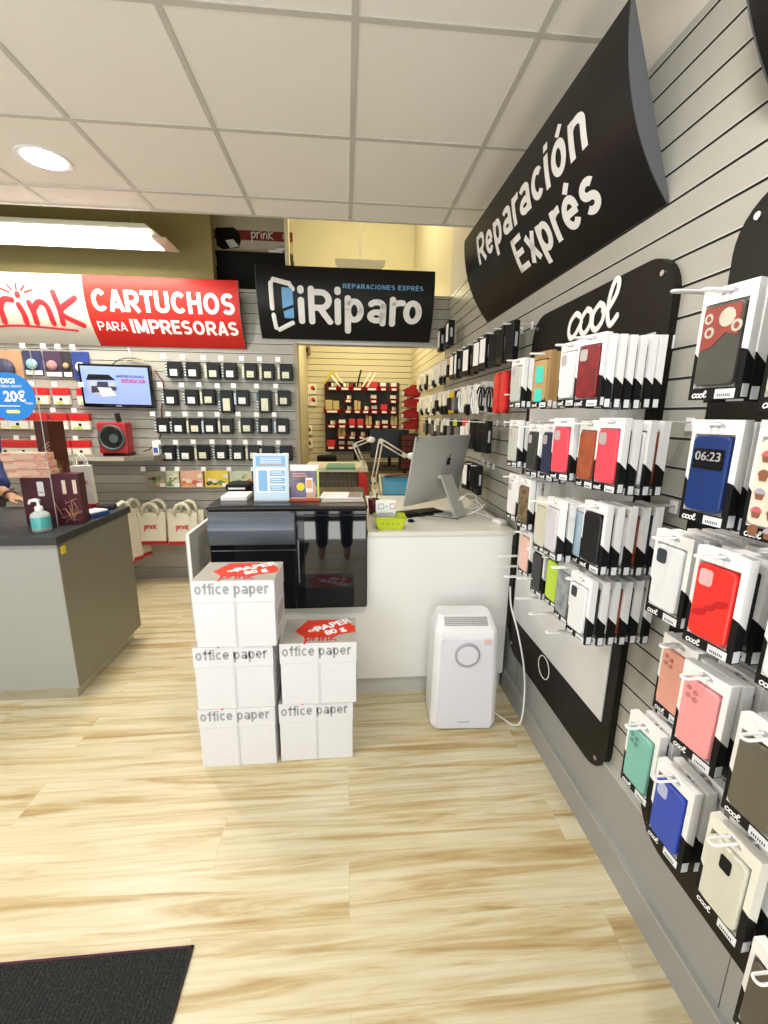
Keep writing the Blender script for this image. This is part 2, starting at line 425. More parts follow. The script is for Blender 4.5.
def slat_profile(depth=0.010):
    """(offset_from_face, z, material of the segment above it) for a slatted panel; offset grows into the wall"""
    pts = []; z = ZS0
    while z < ZS1-0.02:
        pts += [(0, z, 'L'), (0, z+0.003, 'S'), (0, z+PITCH-0.0065, 'G'), (depth, z+PITCH-0.0065, 'G'), (depth, z+PITCH, 'G')]
        z += PITCH
    pts.append((0, z, 'S'))
    return pts
def slat_wall(name, axis, face, a, b, z0, z1, m, outward, depth_total=0.03):
    """panel in plane axis=face, spanning a..b on the other axis, facing `outward` (+1/-1)"""
    mb = MB(); P = [(max(min(z,z1),z0), o, k) for o, z, k in slat_profile()]
    P = [(z0,0,'S')] + [p for p in P if z0 < p[0] < z1] + [(z1,0,'S')]
    md = {'L':LIP,'S':m,'G':GROOVE}
    def pt(o, t, z):
        c = face - outward*o
        return (c,t,z) if axis == 'x' else (t,c,z)
    V = [(mb.bm.verts.new(pt(o,a,z)), mb.bm.verts.new(pt(o,b,z))) for z,o,k in P]
    for i in range(len(P)-1):
        f = mb.bm.faces.new((V[i][0],V[i][1],V[i+1][1],V[i+1][0])); f.material_index = mb.mi(md[P[i][2]])
    i = mb.mi(m)
    bk = [(mb.bm.verts.new(pt(depth_total,a,z)), mb.bm.verts.new(pt(depth_total,b,z))) for z in (z0,z1)]
    def F(*v): f = mb.bm.faces.new(v); f.material_index = i
    F(bk[0][0],bk[0][1],bk[1][1],bk[1][0]); F(V[0][0],V[0][1],bk[0][1],bk[0][0]); F(V[-1][0],V[-1][1],bk[1][1],bk[1][0])
    F(*([v[0] for v in V]+[bk[1][0],bk[0][0]])); F(*([v[1] for v in V]+[bk[1][1],bk[0][1]]))
    return mb
# right wall: slatted panel with a plain painted wall behind and above
mb = slat_wall('wall_right','x',XR,YF,YBB,ZS0,ZS1,SLAT,-1)
mb.box2((XR+0.03,YF,-0.02),(XR+0.15,YBB+0.1,4.3), BEIGE); mb.box2((XR,YF,ZS1),(XR+0.03,YB,4.3), BEIGE)
mb.box2((XR,YB,ZS1),(XR+0.03,YBB,4.3), CREAM); struct(mb,'wall_right')
PLINTH = mat('plinth_grey', (0.30,0.305,0.295), 0.35, var=0.02)
PLINTH2 = mat('plinth_edge', (0.42,0.42,0.40), 0.3, 0.3)
mb = MB(); mb.box2((0.862,YF,0.115),(XR+0.03,YBB,ZS0), PLINTH); mb.box2((0.858,YF,ZS0-0.004),(XR,YBB,ZS0+0.002), LIP)
for y in (0.66, 1.9, 3.2): mb.box2((0.8612,y,0.115),(0.8625,y+0.002,ZS0), GROOVE)
struct(mb,'trim_1')
mb = MB(); mb.box2((0.848,YF,0.0),(XR+0.03,YBB,0.105), PLINTH); mb.box2((0.846,YF,0.105),(XR,YBB,0.115), PLINTH2); struct(mb,'baseboard_right')
# back wall: slatted part, jamb, header over the opening, olive wall above
mb = slat_wall('wall_back','y',YB,XL,-0.435,0.085,ZS1,SLAT,-1)
mb.box2((XL,YB+0.03,0),(-0.435,YB+0.09,ZS1), OLIVE); mb.box2((XL,YB,ZS1),(-1.04,YB+0.09,4.3), OLIVE)
mb.box2((-0.435,YB,2.06),(XR,YB+0.01,2.062), PLINTH)
struct(mb,'wall_back')
mb = slat_wall('trim_2','y',YB,-0.435,XR,2.06,ZS1,SLAT,-1); mb.box2((-0.435,YB-0.006,2.045),(XR,YB+0.09,2.062), PLINTH2); struct(mb,'trim_2')
mb = MB(); mb.box2((-0.435,YB-0.01,0),(-0.40,YB+0.1,2.06), mat('jamb_tan',(0.36,0.30,0.20),0.5)); struct(mb,'trim_3')
mb = MB(); mb.box2((XL,YB-0.02,0),(-0.435,YB,0.085), PLINTH); mb.box2((XL,YB-0.024,0.085),(-0.435,YB,0.095), PLINTH2); struct(mb,'baseboard_back')
# loft niche beside the header, and the back room beyond the opening
mb = MB(); mb.box2((-1.9,YB+0.09,2.43),(-0.56,4.6,ZS1), OLIVE); mb.box2((-1.9,4.6,2.43),(-0.54,4.66,4.3), OLIVE)
mb.prism([(-0.445,YB+0.09,ZS1-0.02),(-0.475,YB+0.09,ZS1-0.02),(-0.56,4.66,ZS1-0.02),(-0.532,4.66,ZS1-0.02)],(0,0,1.9),CREAM); mb.box2((-0.475,YB,ZS1),(-0.445,YB+0.09,4.3),CREAM); struct(mb,'wall_loft')
mb = slat_wall('wall_far','y',YBB,-1.2,XR,0.0,2.40,SLATY,-1); mb.box2((-1.2,YBB+0.03,0),(XR+0.1,YBB+0.1,4.3), CREAM)
mb.box2((-1.2,YBB,2.40),(XR,YBB+0.03,4.3), CREAM); struct(mb,'wall_far')
mb = MB(); mb.box2((-0.56,YB+0.09,0),(-0.50,YBB,2.42), SLATY); struct(mb,'wall_partition')
# right wall's slats inside the back room, recoloured with its warm light
mb = slat_wall('wall_right_far','x',XR-0.004,YB+0.09,YBB,ZS0,2.40,SLATY,-1,0.004); struct(mb,'wall_right_far')
mb = MB(); mb.box2((XL-0.1,YF,0),(XL,YBB,4.3), BEIGE); struct(mb,'wall_left')
mb = MB(); mb.box2((XL-0.1,3.13,4.3),(XR+0.15,YBB+0.1,4.4), mat('upper_ceiling',(0.6,0.55,0.4),0.8)); struct(mb,'ceiling_upper')
# shop front behind the camera: stall riser, piers and a glazed front with open daylight outside
mb = MB()
mb.box2((XL,YF-0.1,0),(XL+0.25,YF,2.9), BEIGE); mb.box2((XR-0.15,YF-0.1,0),(XR+0.1,YF,2.9), BEIGE)
mb.box2((XL,YF-0.1,2.5),(XR+0.1,YF,2.9), BEIGE); mb.box2((XL,YF-0.1,0),(-0.62,YF,0.25), BEIGE)
struct(mb,'wall_front')
FRM = mat('shopfront_frame',(0.10,0.10,0.11),0.4)
mb = MB()
for x in (XL+0.25,-2.2,-0.62,0.70): mb.box2((x-0.03,YF-0.08,0.0),(x+0.03,YF-0.02,2.5), FRM)
for z in (0.27,2.1,2.48): mb.box2((XL+0.25,YF-0.08,z-0.03),(0.73,YF-0.02,z+0.03), FRM)
struct(mb,'window_1')
# suspended ceiling: mineral tiles in a T-bar grid
TILE = mat('ceiling_tile',(0.90,0.875,0.80),0.9, bump=0.25, bscale=220, var=0.02)
TBAR = mat('ceiling_tbar',(0.58,0.57,0.50),0.5)
YE = 3.10
mb = MB(); mb.box2((XL-0.1,YF-0.1,ZC),(XR+0.15,YE,ZC+0.03), TILE); struct(mb,'ceiling')
mb = MB()
x = -0.5617
xs = [x+0.6*k for k in range(-5,3)]; ys = [1.6547+0.6*k for k in range(-7,3)]
for x in xs:
    if XL < x < XR: mb.box2((x-0.011,YF,ZC-0.004),(x+0.011,YE,ZC+0.001), TBAR)
for y in ys: mb.box2((XL,y-0.011,ZC-0.0045),(XR,y+0.011,ZC+0.001), TBAR)
mb.box2((XL,YE-0.02,ZC-0.005),(XR,YE+0.004,ZC+0.035), TBAR)
struct(mb,'trim_4')
mb = MB(); mb.box2((XL-0.1,YE,ZC+0.03),(XR,YE+0.03,4.3), OLIVE); struct(mb,'wall_bulkhead')

# recessed round downlights
RIM = mat('downlight_rim',(0.85,0.85,0.85),0.3)
LENS = mat('downlight_lens',(1,1,1),0.5, emit=14, ecol=(0.93,0.92,1.0), var=0)
def downlight(loc, label):
    t = thing('ceiling_downlight', label, 'ceiling light', loc, group='round recessed downlights')
    mb = MB(); mb.lathe([(0.088,0.0),(0.105,-0.004),(0.118,-0.006),(0.12,0.0)], RIM, n=40); mb.build('rim', t)
    mb = MB(); mb.lathe([(0.001,-0.0035),(0.09,-0.0035),(0.09,0.0)], LENS, n=40); mb.build('lens', t)
    return t
downlight((-1.47,2.585,ZC-0.0006), 'round recessed white downlight glowing in a ceiling tile')
# hanging linear fluorescent near the back wall
t = thing('pendant_light', 'long white linear light hung on thin cables above the red banner', 'ceiling light', (-2.05,3.44,2.60))
mb = MB(); HSG = mat('fixture_housing',(0.52,0.50,0.42),0.5)
prof = [(0,-0.085,0.0),(0,-0.14,0.012),(0,-0.10,0.125),(0,-0.03,0.14),(0,0.10,0.14),(0,0.14,0.012),(0,0.085,0.0)]
mb.prism([(-0.80,y,z) for _,y,z in prof],(1.60,0,0),HSG)
for v in mb.bm.verts:
    v.co.z *= 0.78
    if v.co.x > 0.5: v.co.x += 0.05-max(0,v.co.z)*1.3
mb.box2((0.80,-0.13,0.004),(0.86,0.13,0.012),HSG)
mb.build('housing', t)
TUBE = mat('fluorescent_diffuser',(1,1,1),0.5, emit=9, ecol=(1.0,0.96,0.84), var=0)
mb = MB(); mb.prism([(-0.77,-0.082,-0.004),(-0.77,-0.150,0.010),(-0.77,-0.137,0.050),(-0.77,-0.06,0.06),(-0.77,0.06,0.02),(-0.77,0.082,-0.004)],(1.54,0,0),TUBE); mb.build('diffuser', t)
for x in (-0.25,0.60):
    mb = MB(); mb.cyl((x,0,0.10),(x,0,1.68),0.003,CHROME,n=6); mb.build('cable', t)
# lamp hanging in the back room, seen over the sign
t = thing('hanging_lamp', 'grey shaded lamp hanging on a rod behind the black hanging sign', 'lamp', (0.15,4.6,2.84))
mb = MB(); mb.prism([(-0.19,-0.08,0),(0.19,-0.08,0),(0.24,-0.08,0.075),(-0.24,-0.08,0.075)],(0,0.16,0),mat('lamp_grey',(0.50,0.49,0.44),0.4)); mb.build('lamp_shade', t)
mb = MB(); mb.box2((-0.012,-0.012,0.075),(0.012,0.012,1.46),mat('rod_cream',(0.62,0.58,0.44),0.4)); mb.build('rod', t)

# ================================================================== SIGNS
def curved_sign(name, label, L, h, bulge, faces, loc, rz, tilt):
    """convex sign: origin at the bottom edge centre; local -Y is the face; tilted so its top leans out"""
    t = thing(name, label, 'sign', loc, rz)
    t.rotation_euler = Euler((tilt,0,rz))
    f = lambda z: bulge*(1-(2*z/h-1)**2)
    mb = MB(); N = 18
    A = [[mb.bm.verts.new((x, -f(h*k/N), h*k/N)) for k in range(N+1)] for x in ([-L/2]+[b for b,_ in faces[:-1]]+[L/2])]
    # `faces`: list of (x_end, material)
    for i,(xe,m) in enumerate(faces):
        for k in range(N):
            q = mb.bm.faces.new((A[i][k],A[i+1][k],A[i+1][k+1],A[i][k+1])); q.material_index = mb.mi(m); q.smooth = True
    b = MB
    bk = [(mb.bm.verts.new((-L/2,0.006,0)),mb.bm.verts.new((L/2,0.006,0)),mb.bm.verts.new((L/2,0.006,h)),mb.bm.verts.new((-L/2,0.006,h)))][0]
    i = mb.mi(BLACKM); q = mb.bm.faces.new(bk); q.material_index = i
    mb.build('panel', t, fix=False)
    for x in (-L/2, L/2):
        mb = MB(); s = 0.004 if x > 0 else -0.004
        mb.prism([(x, -f(h*k/N), h*k/N) for k in range(N+1)]+[(x,0.006,h),(x,0.006,0)],(s,0,0),mat('sign_end_cap',(0.075,0.08,0.085),0.5)); mb.build('end_cap', t)
    return t, f
def sign_text(t, f, txt, size, m, x, z, bold=0.0, align='CENTER', sx=1.0, name='lettering', space=1.0):
    bm = text_bm(txt, size, bold, align, 0.0, sx=sx, space=space)
    bmesh.ops.translate(bm, vec=(x,0,z), verts=bm.verts)
    bend(bm, lambda zz: f(zz)+0.002, 0.012)
    return bm_obj(bm, name, m, t)
def sign_fit(t, f, txt, x0, x1, zb, zc, m, bold):
    bm = fit_strokes(txt, x0, x1, zb, zc, *bold); bend(bm, lambda zz: f(zz)+0.002, 0.012); return bm_obj(bm,'lettering',m,t)
def sign_ribbon(t, f, paths, w, sc, m, x, z, smooth=True, name='logo'):
    bm = ribbon_bm(paths, w, sc, smooth); bmesh.ops.translate(bm, vec=(x,0,z), verts=bm.verts)
    bend(bm, lambda zz: f(zz)+0.0025, 0.012); return bm_obj(bm, name, m, t)
SBLK = mat('sign_black_vinyl',(0.008,0.008,0.008),0.38,spec=0.25)
# repair sign on the right wall (bottom edge on the wall, top leaning into the room)
H1 = 0.475; TL = math.atan2(0.167,0.445)
t, f = curved_sign('curved_sign','black curved sign on the slatted wall reading reparacion expres', 1.53, H1, 0.045, [(0.765,SBLK)], (XR-0.004,2.022,2.038), -pi/2, TL)
sign_fit(t, f, 'Reparación', -0.52, 0.565, 0.270, 0.408, TXTW, (0.175,0.76))
sign_fit(t, f, 'Exprés', -0.095, 0.56, 0.094, 0.236, TXTW, (0.175,0.76))
t2, f2 = curved_sign('curved_sign','plain end of a second black curved sign, above the nearer case board', 1.5, H1, 0.045, [(0.75,SBLK)], (XR-0.004,0.19,2.06), -pi/2, TL)
# red and white cartridge banner
SRED = mat('sign_red_vinyl',(0.56,0.025,0.018),0.4,spec=0.3)
SWHT = mat('sign_white_vinyl',(0.60,0.57,0.47),0.35)
TLB = radians(18)
t, f = curved_sign('curved_sign','red and white curved banner about printer cartridges on the back wall', 2.44, 0.50, 0.06, [(0.085,SWHT),(1.22,SRED)], (-2.04,YB-0.012,1.99), 0, TLB)
bm = bmesh.new()   # slanted white wedge between the two halves
sign_fit(t, f, 'CARTUCHOS', 0.135, 1.185, 0.262, 0.412, TXTW, (0.20,0.74))
sign_fit(t, f, 'PARA', 0.130, 0.345, 0.122, 0.190, TXTW, (0.15,0.74))
sign_fit(t, f, 'IMPRESORAS', 0.375, 1.19, 0.108, 0.213, TXTW, (0.20,0.74))
st, xw = prink('prink', True)
st = [([(a*1.18,b) for a,b in q[0]],q[1]) if isinstance(q,tuple) else [(a*1.18,b) for a,b in q] for q in st]
sign_ribbon(t, f, st, 0.25, 0.165, TXTR, 0.045-xw*1.18*0.165, 0.165)
# repair brand sign over the opening
t, f = curved_sign('curved_sign','black curved sign hung over the opening to the back room', 1.39, 0.53, 0.06, [(0.695,SBLK)], (0.015,YB-0.012,2.078), 0, TLB)
sign_fit(t, f, 'iRiparo', -0.385, 0.605, 0.145, 0.380, TXTW, (0.185,0.76,True))
sign_fit(t, f, 'REPARACIONES EXPRÉS', -0.03, 0.605, 0.392, 0.424, SKYB, (0.16,0.74,False,0.10))
sign_ribbon(t, f, [[(0.165,0.375),(0.14,0.41),(0.02,0.435),(0.0,0.41),(0.0,0.235)],[(0.005,0.185),(0.015,0.09),(0.04,0.075),(0.15,0.13)]], 0.036, 1, TXTW, -0.585, 0.0, smooth=False)
bm = bmesh.new()
for q in ([(-0.505,0.235),(-0.42,0.265),(-0.42,0.365),(-0.43,0.38),(-0.505,0.385)],[(-0.495,0.165),(-0.425,0.165),(-0.42,0.18),(-0.42,0.245),(-0.50,0.215)]):
    bm.faces.new([bm.verts.new((a,0,b)) for a,b in q])
for fc in bm.faces:
    fc.normal_update()
    if fc.normal.y > 0: fc.normal_flip()
bend(bm, lambda z: f(z)+0.003, 0.012); bm_obj(bm,'logo',SKYB,t)

# loft: dark box with a printed banner hung above it
t = thing('storage_box','black box standing in the dark loft above the slatted wall','box',(-0.84,4.22,2.4505))
mb = MB(); mb.box2((-0.27,-0.10,0),(0.385,0.12,0.36),BLACKM,bev=0.004); mb.build('body',t)
mb = MB(); mb.box2((-0.265,-0.104,0.24),(-0.24,-0.10,0.31),mat('tag_cream',(0.7,0.66,0.5),0.5)); mb.build('tag',t)
t = thing('printed_banner','white banner with a red stripe and a printer picture in the loft','banner',(-0.80,4.30,2.82)); t.scale = (0.955,1,0.955)
BW = mat('banner_beige',(0.60,0.55,0.42),0.6)
mb = MB(); mb.box2((-0.40,0,0),(0.36,0.006,0.34),BW); mb.box2((-0.40,-0.002,0.145),(0.36,0.0,0.225),mat('banner_dark_red',(0.22,0.02,0.02),0.5))
mb.box2((0.26,-0.002,0.0),(0.36,0.0,0.04),mat('banner_dark_red',(0.22,0.02,0.02),0.5)); mb.build('sheet',t)
mb = MB(); mb.prism([(-0.33,-0.004,0.09),(-0.28,-0.004,0.06),(-0.13,-0.004,0.08),(-0.11,-0.004,0.14),(-0.12,-0.004,0.20),(-0.17,-0.004,0.245),(-0.33,-0.004,0.235)],(0,0.002,0),BLACKM)
mb.prism([(-0.25,-0.007,0.135),(-0.21,-0.007,0.07),(-0.13,-0.007,0.09),(-0.18,-0.007,0.145)],(0,0.002,0),W); mb.build('printer_picture',t)
prink_obj(t, TXTW, (0.085,-0.004,0.185), 0.05, rays=False)
lettering('LA', 0.06, TXTW, t, (0.30,-0.004,0.185))
t = tag(MB().build('x'), 'x','x'); bpy.data.objects.remove(t)
t = thing('power_adapter','small white adapter lying on the loft box behind the black sign','adapter',(-0.59,4.18,2.8125))
mb = MB(); mb.box2((-0.06,-0.03,0),(0.06,0.03,0.03),W,bev=0.005); mb.box2((0.0,-0.02,0.03),(0.075,0.03,0.05),W,bev=0.004); mb.build('body',t)
# ================================================================== PHONE-CASE BOARDS ON THE RIGHT WALL
RW = -pi/2          # goods on the right wall: local -Y faces the room (-x), local +X runs towards the camera
BRDK = ramp_mat('board_dark_print', [(0.0,(0.007,0.0065,0.005)),(0.55,(0.010,0.009,0.006)),(1.0,(0.03,0.016,0.01))], 1.2, rough=0.4, spec=0.15)
BWHITE = ramp_mat('board_facet_print', [(0.0,(0.60,0.61,0.60)),(0.5,(0.68,0.68,0.67)),(1.0,(0.50,0.51,0.52))], 3.0, 'voronoi', rough=0.35)
def board(label, y0, y1, z0, z1, inner, logo_y):
    """rounded board lying on the wall; y0 < y1"""
    t = thing('display_board', label, 'display board', (XR-0.001,(y0+y1)/2,(z0+z1)/2), RW)
    w, h = y1-y0, z1-z0
    mb = MB(); mb.prism(rrect(w,h,0.11,n=8,y=-0.022),(0,0.022,0),BRDK); mb.build('panel',t)
    if inner:
        (a,b),(c,d) = inner    # y-range, z-range of the pale printed field
        cy, cz = (y0+y1)/2, (z0+z1)/2
        mb = MB(); mb.box2((cy-b,-0.026,c-cz),(cy-a,-0.022,d-cz),BWHITE); mb.build('printed_field',t)
    for sx in (-1,1):
        for sz in (-1,1):
            mb = MB(); mb.cyl((sx*(w/2-0.05),-0.0225,sz*(h/2-0.05)),(sx*(w/2-0.05),-0.026,sz*(h/2-0.05)),0.008,CHROME,n=12); mb.build('screw',t)
    if logo_y is not None:
        bm = ribbon_bm(COOL, 0.27, 0.080); bmesh.ops.translate(bm, vec=(-1.95*0.080,0,0), verts=bm.verts)
        bm_obj(bm,'logo',TXTW,t,((y0+y1)/2-logo_y,-0.0235,h/2-0.138))
    return t
b1 = board('tall black phone-case board with a pale field, bare hooks at its foot', 1.155, 2.035, 0.262, 1.900, ((1.20,1.99),(0.46,1.70)), 1.545)
# ring and tag printed at the foot of the first board
mb = MB(); mb.tube([(0.0+0.05*cos(2*pi*k/32)-0.03,-0.0235,-0.685+0.05*sin(2*pi*k/32)) for k in range(32)],0.0018,TXTW,closed=True); mb.build('ring_print',b1)
mb = MB(); mb.prism(rrect(0.12,0.016,0.006,cx=0.05,cz=0.61,y=-0.0235),(0,0.001,0),TXTG); mb.build('slogan_plate',b1)
b2 = board('second tall black phone-case board, the nearer one to the shop door', 0.05, 0.985, 0.283, 1.93, None, None)

# pack body: white card sleeve, lower flanks black with a slanted step, black foot band
def card_mesh(Wd, H, T, top, low, band, window, name, parent, wcol=None):
    mb = MB(); x0, x1 = -Wd/2, Wd/2; zb = 0.0; zt = H
    y0, y1 = -T, 0.0
    zf, zk = H*0.42, H*0.33        # black/white step: front edge, back edge
    for x in (x0, x1):
        mb.poly([(x,y0,zf),(x,y1,zk),(x,y1,zt),(x,y0,zt)], top)
        mb.poly([(x,y0,zb),(x,y1,zb),(x,y1,zk),(x,y0,zf)], low)
    mb.poly([(x0,y0,zt),(x1,y0,zt),(x1,y1,zt),(x0,y1,zt)], top); mb.poly([(x0,y0,zb),(x1,y0,zb),(x1,y1,zb),(x0,y1,zb)], band)
    mb.poly([(x0,y1,zb),(x1,y1,zb),(x1,y1,zt),(x0,y1,zt)], top)
    # front: frame round the window
    wx0, wx1, wz0, wz1 = window
    fz = 0.02
    mb.poly([(x0,y0,zb),(x1,y0,zb),(x1,y0,fz),(x0,y0,fz)], band)
    mb.poly([(x0,y0,wz1),(x1,y0,wz1),(x1,y0,zt),(x0,y0,zt)], top)
    mb.poly([(x0,y0,fz),(wx0,y0,fz),(wx0,y0,zf*0.95)], low); mb.poly([(x0,y0,fz),(wx0,y0,zf*0.95),(x0,y0,zf*1.05)], low)
    mb.poly([(x0,y0,zf*1.05),(wx0,y0,zf*0.95),(wx0,y0,wz1),(x0,y0,wz1)], top)
    mb.poly([(wx1,y0,fz),(x1,y0,fz),(x1,y0,zf),(wx1,y0,zf*1.04)], low); mb.poly([(wx1,y0,zf*1.04),(x1,y0,zf),(x1,y0,wz1),(wx1,y0,wz1)], top)
    yw = y0+T*0.7
    mb.poly([(wx0,yw,fz),(wx1,yw,fz),(wx1,yw,wz1),(wx0,yw,wz1)], wcol or top)
    for a,b_ in (((wx0,fz),(wx0,wz1)),((wx1,fz),(wx1,wz1)),((wx0,wz1),(wx1,wz1)),((wx0,fz),(wx1,fz))):
        mb.poly([(a[0],y0,a[1]),(b_[0],y0,b_[1]),(b_[0],yw,b_[1]),(a[0],yw,a[1])], top)
    # hang hole
    mb.prism([(-0.014,y0-0.0004,zt-0.014),(0.014,y0-0.0004,zt-0.014),(0.014,y0-0.0004,zt-0.009),(0.005,y0-0.0004,zt-0.004),(-0.005,y0-0.0004,zt-0.004),(-0.014,y0-0.0004,zt-0.009)],(0,0.0003,0),TXTG)
    return mb.build(name, parent)
LABEL_ME = None
def pack(style, Wd=0.092, H=0.186, T=0.019, front=True):
    """one boxed phone case hanging from z=0 downwards (origin at the hang hole, back of the card)"""
    t = thing('phone_case_pack', 'x', 'phone case pack', (0,0,0))
    s = dict(top=WCARD, low=BLACKM, band=BLACK, case=None, kind='solid', wcol=None); s.update(style)
    win = (-Wd/2+0.007, Wd/2-0.011, 0.02, H-0.025)
    zo = -(H-0.010)
    c = card_mesh(Wd,H,T,s['top'],s['low'],s['band'],win,'card',t,s['wcol']); c.location = (0,0,zo)
    cm = s['case']; k = s['kind']
    cw, chh = (win[1]-win[0])*0.93, (win[3]-win[2])*0.95
    cx, cz = (win[0]+win[1])/2, zo+(win[2]+win[3])/2
    if cm:
        mb = MB(); r = 0.010
        F = rrect(cw-0.004,chh-0.004,r,cx,cz,5,y=-T-0.0055); G = rrect(cw,chh,r+0.001,cx,cz,5,y=-T-0.0035); B = rrect(cw,chh,r+0.001,cx,cz,5,y=-T+0.008)
        i = mb.mi(cm); n = len(F)
        vF = [mb.bm.verts.new(p) for p in F]; vG = [mb.bm.verts.new(p) for p in G]; vB = [mb.bm.verts.new(p) for p in B]
        mb.bm.faces.new(vF); mb.bm.faces.new(list(reversed(vB)))
        for q in range(n):
            mb.bm.faces.new((vF[q],vG[q],vG[(q+1)%n],vF[(q+1)%n])); mb.bm.faces.new((vG[q],vB[q],vB[(q+1)%n],vG[(q+1)%n]))
        pc = mb.build('phone_case',t)
        yf = -T-0.006
        if front:
            zt = cz+chh/2
            if k in ('solid','clear'):
                mb = MB(); cam = s.get('camm', mat('camera_cutout_grey',(0.45,0.42,0.42),0.4))
                mb.prism(rrect(0.024,0.030,0.006,cx-cw/2+0.019,zt-0.023,4,y=yf-0.0006),(0,0.002,0),cam); mb.build('camera_cutout',pc)
            if k == 'lens':
                mb = MB()
                for a,b_ in ((0,0),(0,-0.016),(0.014,-0.004),(0.014,-0.018)):
                    mb.cyl((cx-cw/2+0.014+a,yf+0.001,zt-0.016+b_),(cx-cw/2+0.014+a,yf-0.0015,zt-0.016+b_),0.0048,s.get('camm',TXTG),n=12)
                mb.build('camera_rings',pc)
            if k == 'flip':
                mb = MB(); mb.prism(rrect(cw*0.82,0.036,0.003,cx,zt-0.040,3,y=yf-0.0006),(0,0.002,0),GLOSSB); mb.build('view_window',pc)
                lettering('06:23', 0.022, TXTG, pc, (cx,yf-0.0014,zt-0.036), name='clock_digits'); 
            if k == 'teal':
                for z0,z1 in ((0.0,-0.055),(-0.075,-0.118)):
                    mb = MB(); mb.prism(rrect(cw*0.6,abs(z1-z0),0.003,cx,zt-0.02+(z0+z1)/2,3,y=yf-0.0006),(0,0.002,0),mat('teal_film',(0.06,0.62,0.50),0.35)); mb.build('cut_window',pc)
            if k == 'cupcake':
                mb = MB(); rr = random.Random(4); cs = [mat('cup_pink',(0.60,0.12,0.16),0.5),mat('cup_brown',(0.25,0.10,0.05),0.5),mat('cup_lilac',(0.40,0.36,0.46),0.5)]
                for r_ in range(5):
                    for c_ in range(3):
                        x = cx-cw/2+0.014+c_*0.024; z = zt-0.022-r_*0.029; m_ = cs[(r_+c_)%3]
                        mb.prism([(x-0.007,yf-0.0004,z-0.004),(x-0.005,yf-0.0004,z-0.013),(x+0.005,yf-0.0004,z-0.013),(x+0.007,yf-0.0004,z-0.004)],(0,0.001,0),cs[1])
                        mb.prism([(x+0.0085*cos(a*pi/6),yf-0.0005,z-0.004+0.009*sin(a*pi/6)) for a in range(7)],(0,0.001,0),m_)
                mb.build('cupcake_print',pc)
            if k == 'print':
                mb = MB(); rp = mat('print_red_brown',(0.30,0.05,0.035),0.4); gp = mat('print_pale',(0.55,0.50,0.40),0.4)
                mb.prism([(cx-cw/2+0.003,yf-0.0004,zt-0.004),(cx+cw/2-0.003,yf-0.0004,zt-0.004),(cx+cw/2-0.003,yf-0.0004,zt-0.055),(cx+0.01,yf-0.0004,zt-0.048),(cx-0.01,yf-0.0004,zt-0.068),(cx-cw/2+0.003,yf-0.0004,zt-0.075)],(0,0.001,0),rp)
                for a,b_,r_ in ((0.010,-0.024,0.014),(-0.022,-0.022,0.008),(-0.018,-0.045,0.0085),(0.028,-0.04,0.009)):
                    mb.prism([(cx+a+r_*cos(q*pi/6),yf-0.001,zt+b_+r_*1.1*sin(q*pi/6)) for q in range(12)],(0,0.001,0),gp)
                    if r_ < 0.012: mb.prism([(cx+a+r_*.5*cos(q*pi/6),yf-0.0014,zt+b_+r_*.6*sin(q*pi/6)) for q in range(12)],(0,0.001,0),rp)
                mb.build('picture_print',pc)
            if k == 'mouth':
                mb = MB(); mb.prism(rrect(0.024,0.030,0.006,cx-cw/2+0.019,zt-0.023,4,y=yf-0.0006),(0,0.002,0),mat('camera_cutout_pink',(0.72,0.42,0.42),0.4)); mb.build('camera_cutout',pc)
                mb = MB(); dk = mat('print_deep_red',(0.50,0.012,0.015),0.35)
                for q,(a,b_,r_) in enumerate(((0.018,0.006,0.009),(0.0,-0.008,0.007),(-0.018,-0.022,0.009))): mb.prism([(cx+a+r_*1.5*cos(w_*pi/6),yf-0.0004,cz+b_+r_*0.75*sin(w_*pi/6)+0.5*r_*cos(w_*pi/6)) for w_ in range(12)],(0,0.001,0),dk)
                mb.build('twist_print',pc)
            if s.get('swirl'):
                mb = MB(); mb.prism(rrect(0.020,0.028,0.004,cx+0.002,zt-0.03,3,y=yf-0.0006),(0,0.002,0),BLACKM); mb.build('camera_cutout',pc)
    # price label on the foot, near the +X corner, wrapping to the flank
    mb = MB(); mb.box2((Wd/2-0.042,-T-0.0012,zo+0.001),(Wd/2-0.008,-T-0.0004,zo+0.017),LABELM)
    for q in range(7): mb.box2((Wd/2-0.037+q*0.0034,-T-0.0016,zo+0.004),(Wd/2-0.0355+q*0.0034,-T-0.0012,zo+0.009),TXTB)
    mb.box2((Wd/2+0.0003,-T+0.002,zo+0.003),(Wd/2+0.001,-0.003,zo+0.024),LABELM); mb.build('price_label',t)
    if front:
        bm = ribbon_bm(COOL,0.3,0.0068); bm_obj(bm,'logo',TXTW,t,(-Wd/2+0.008,-T-0.0006,zo+0.0035))
    return t
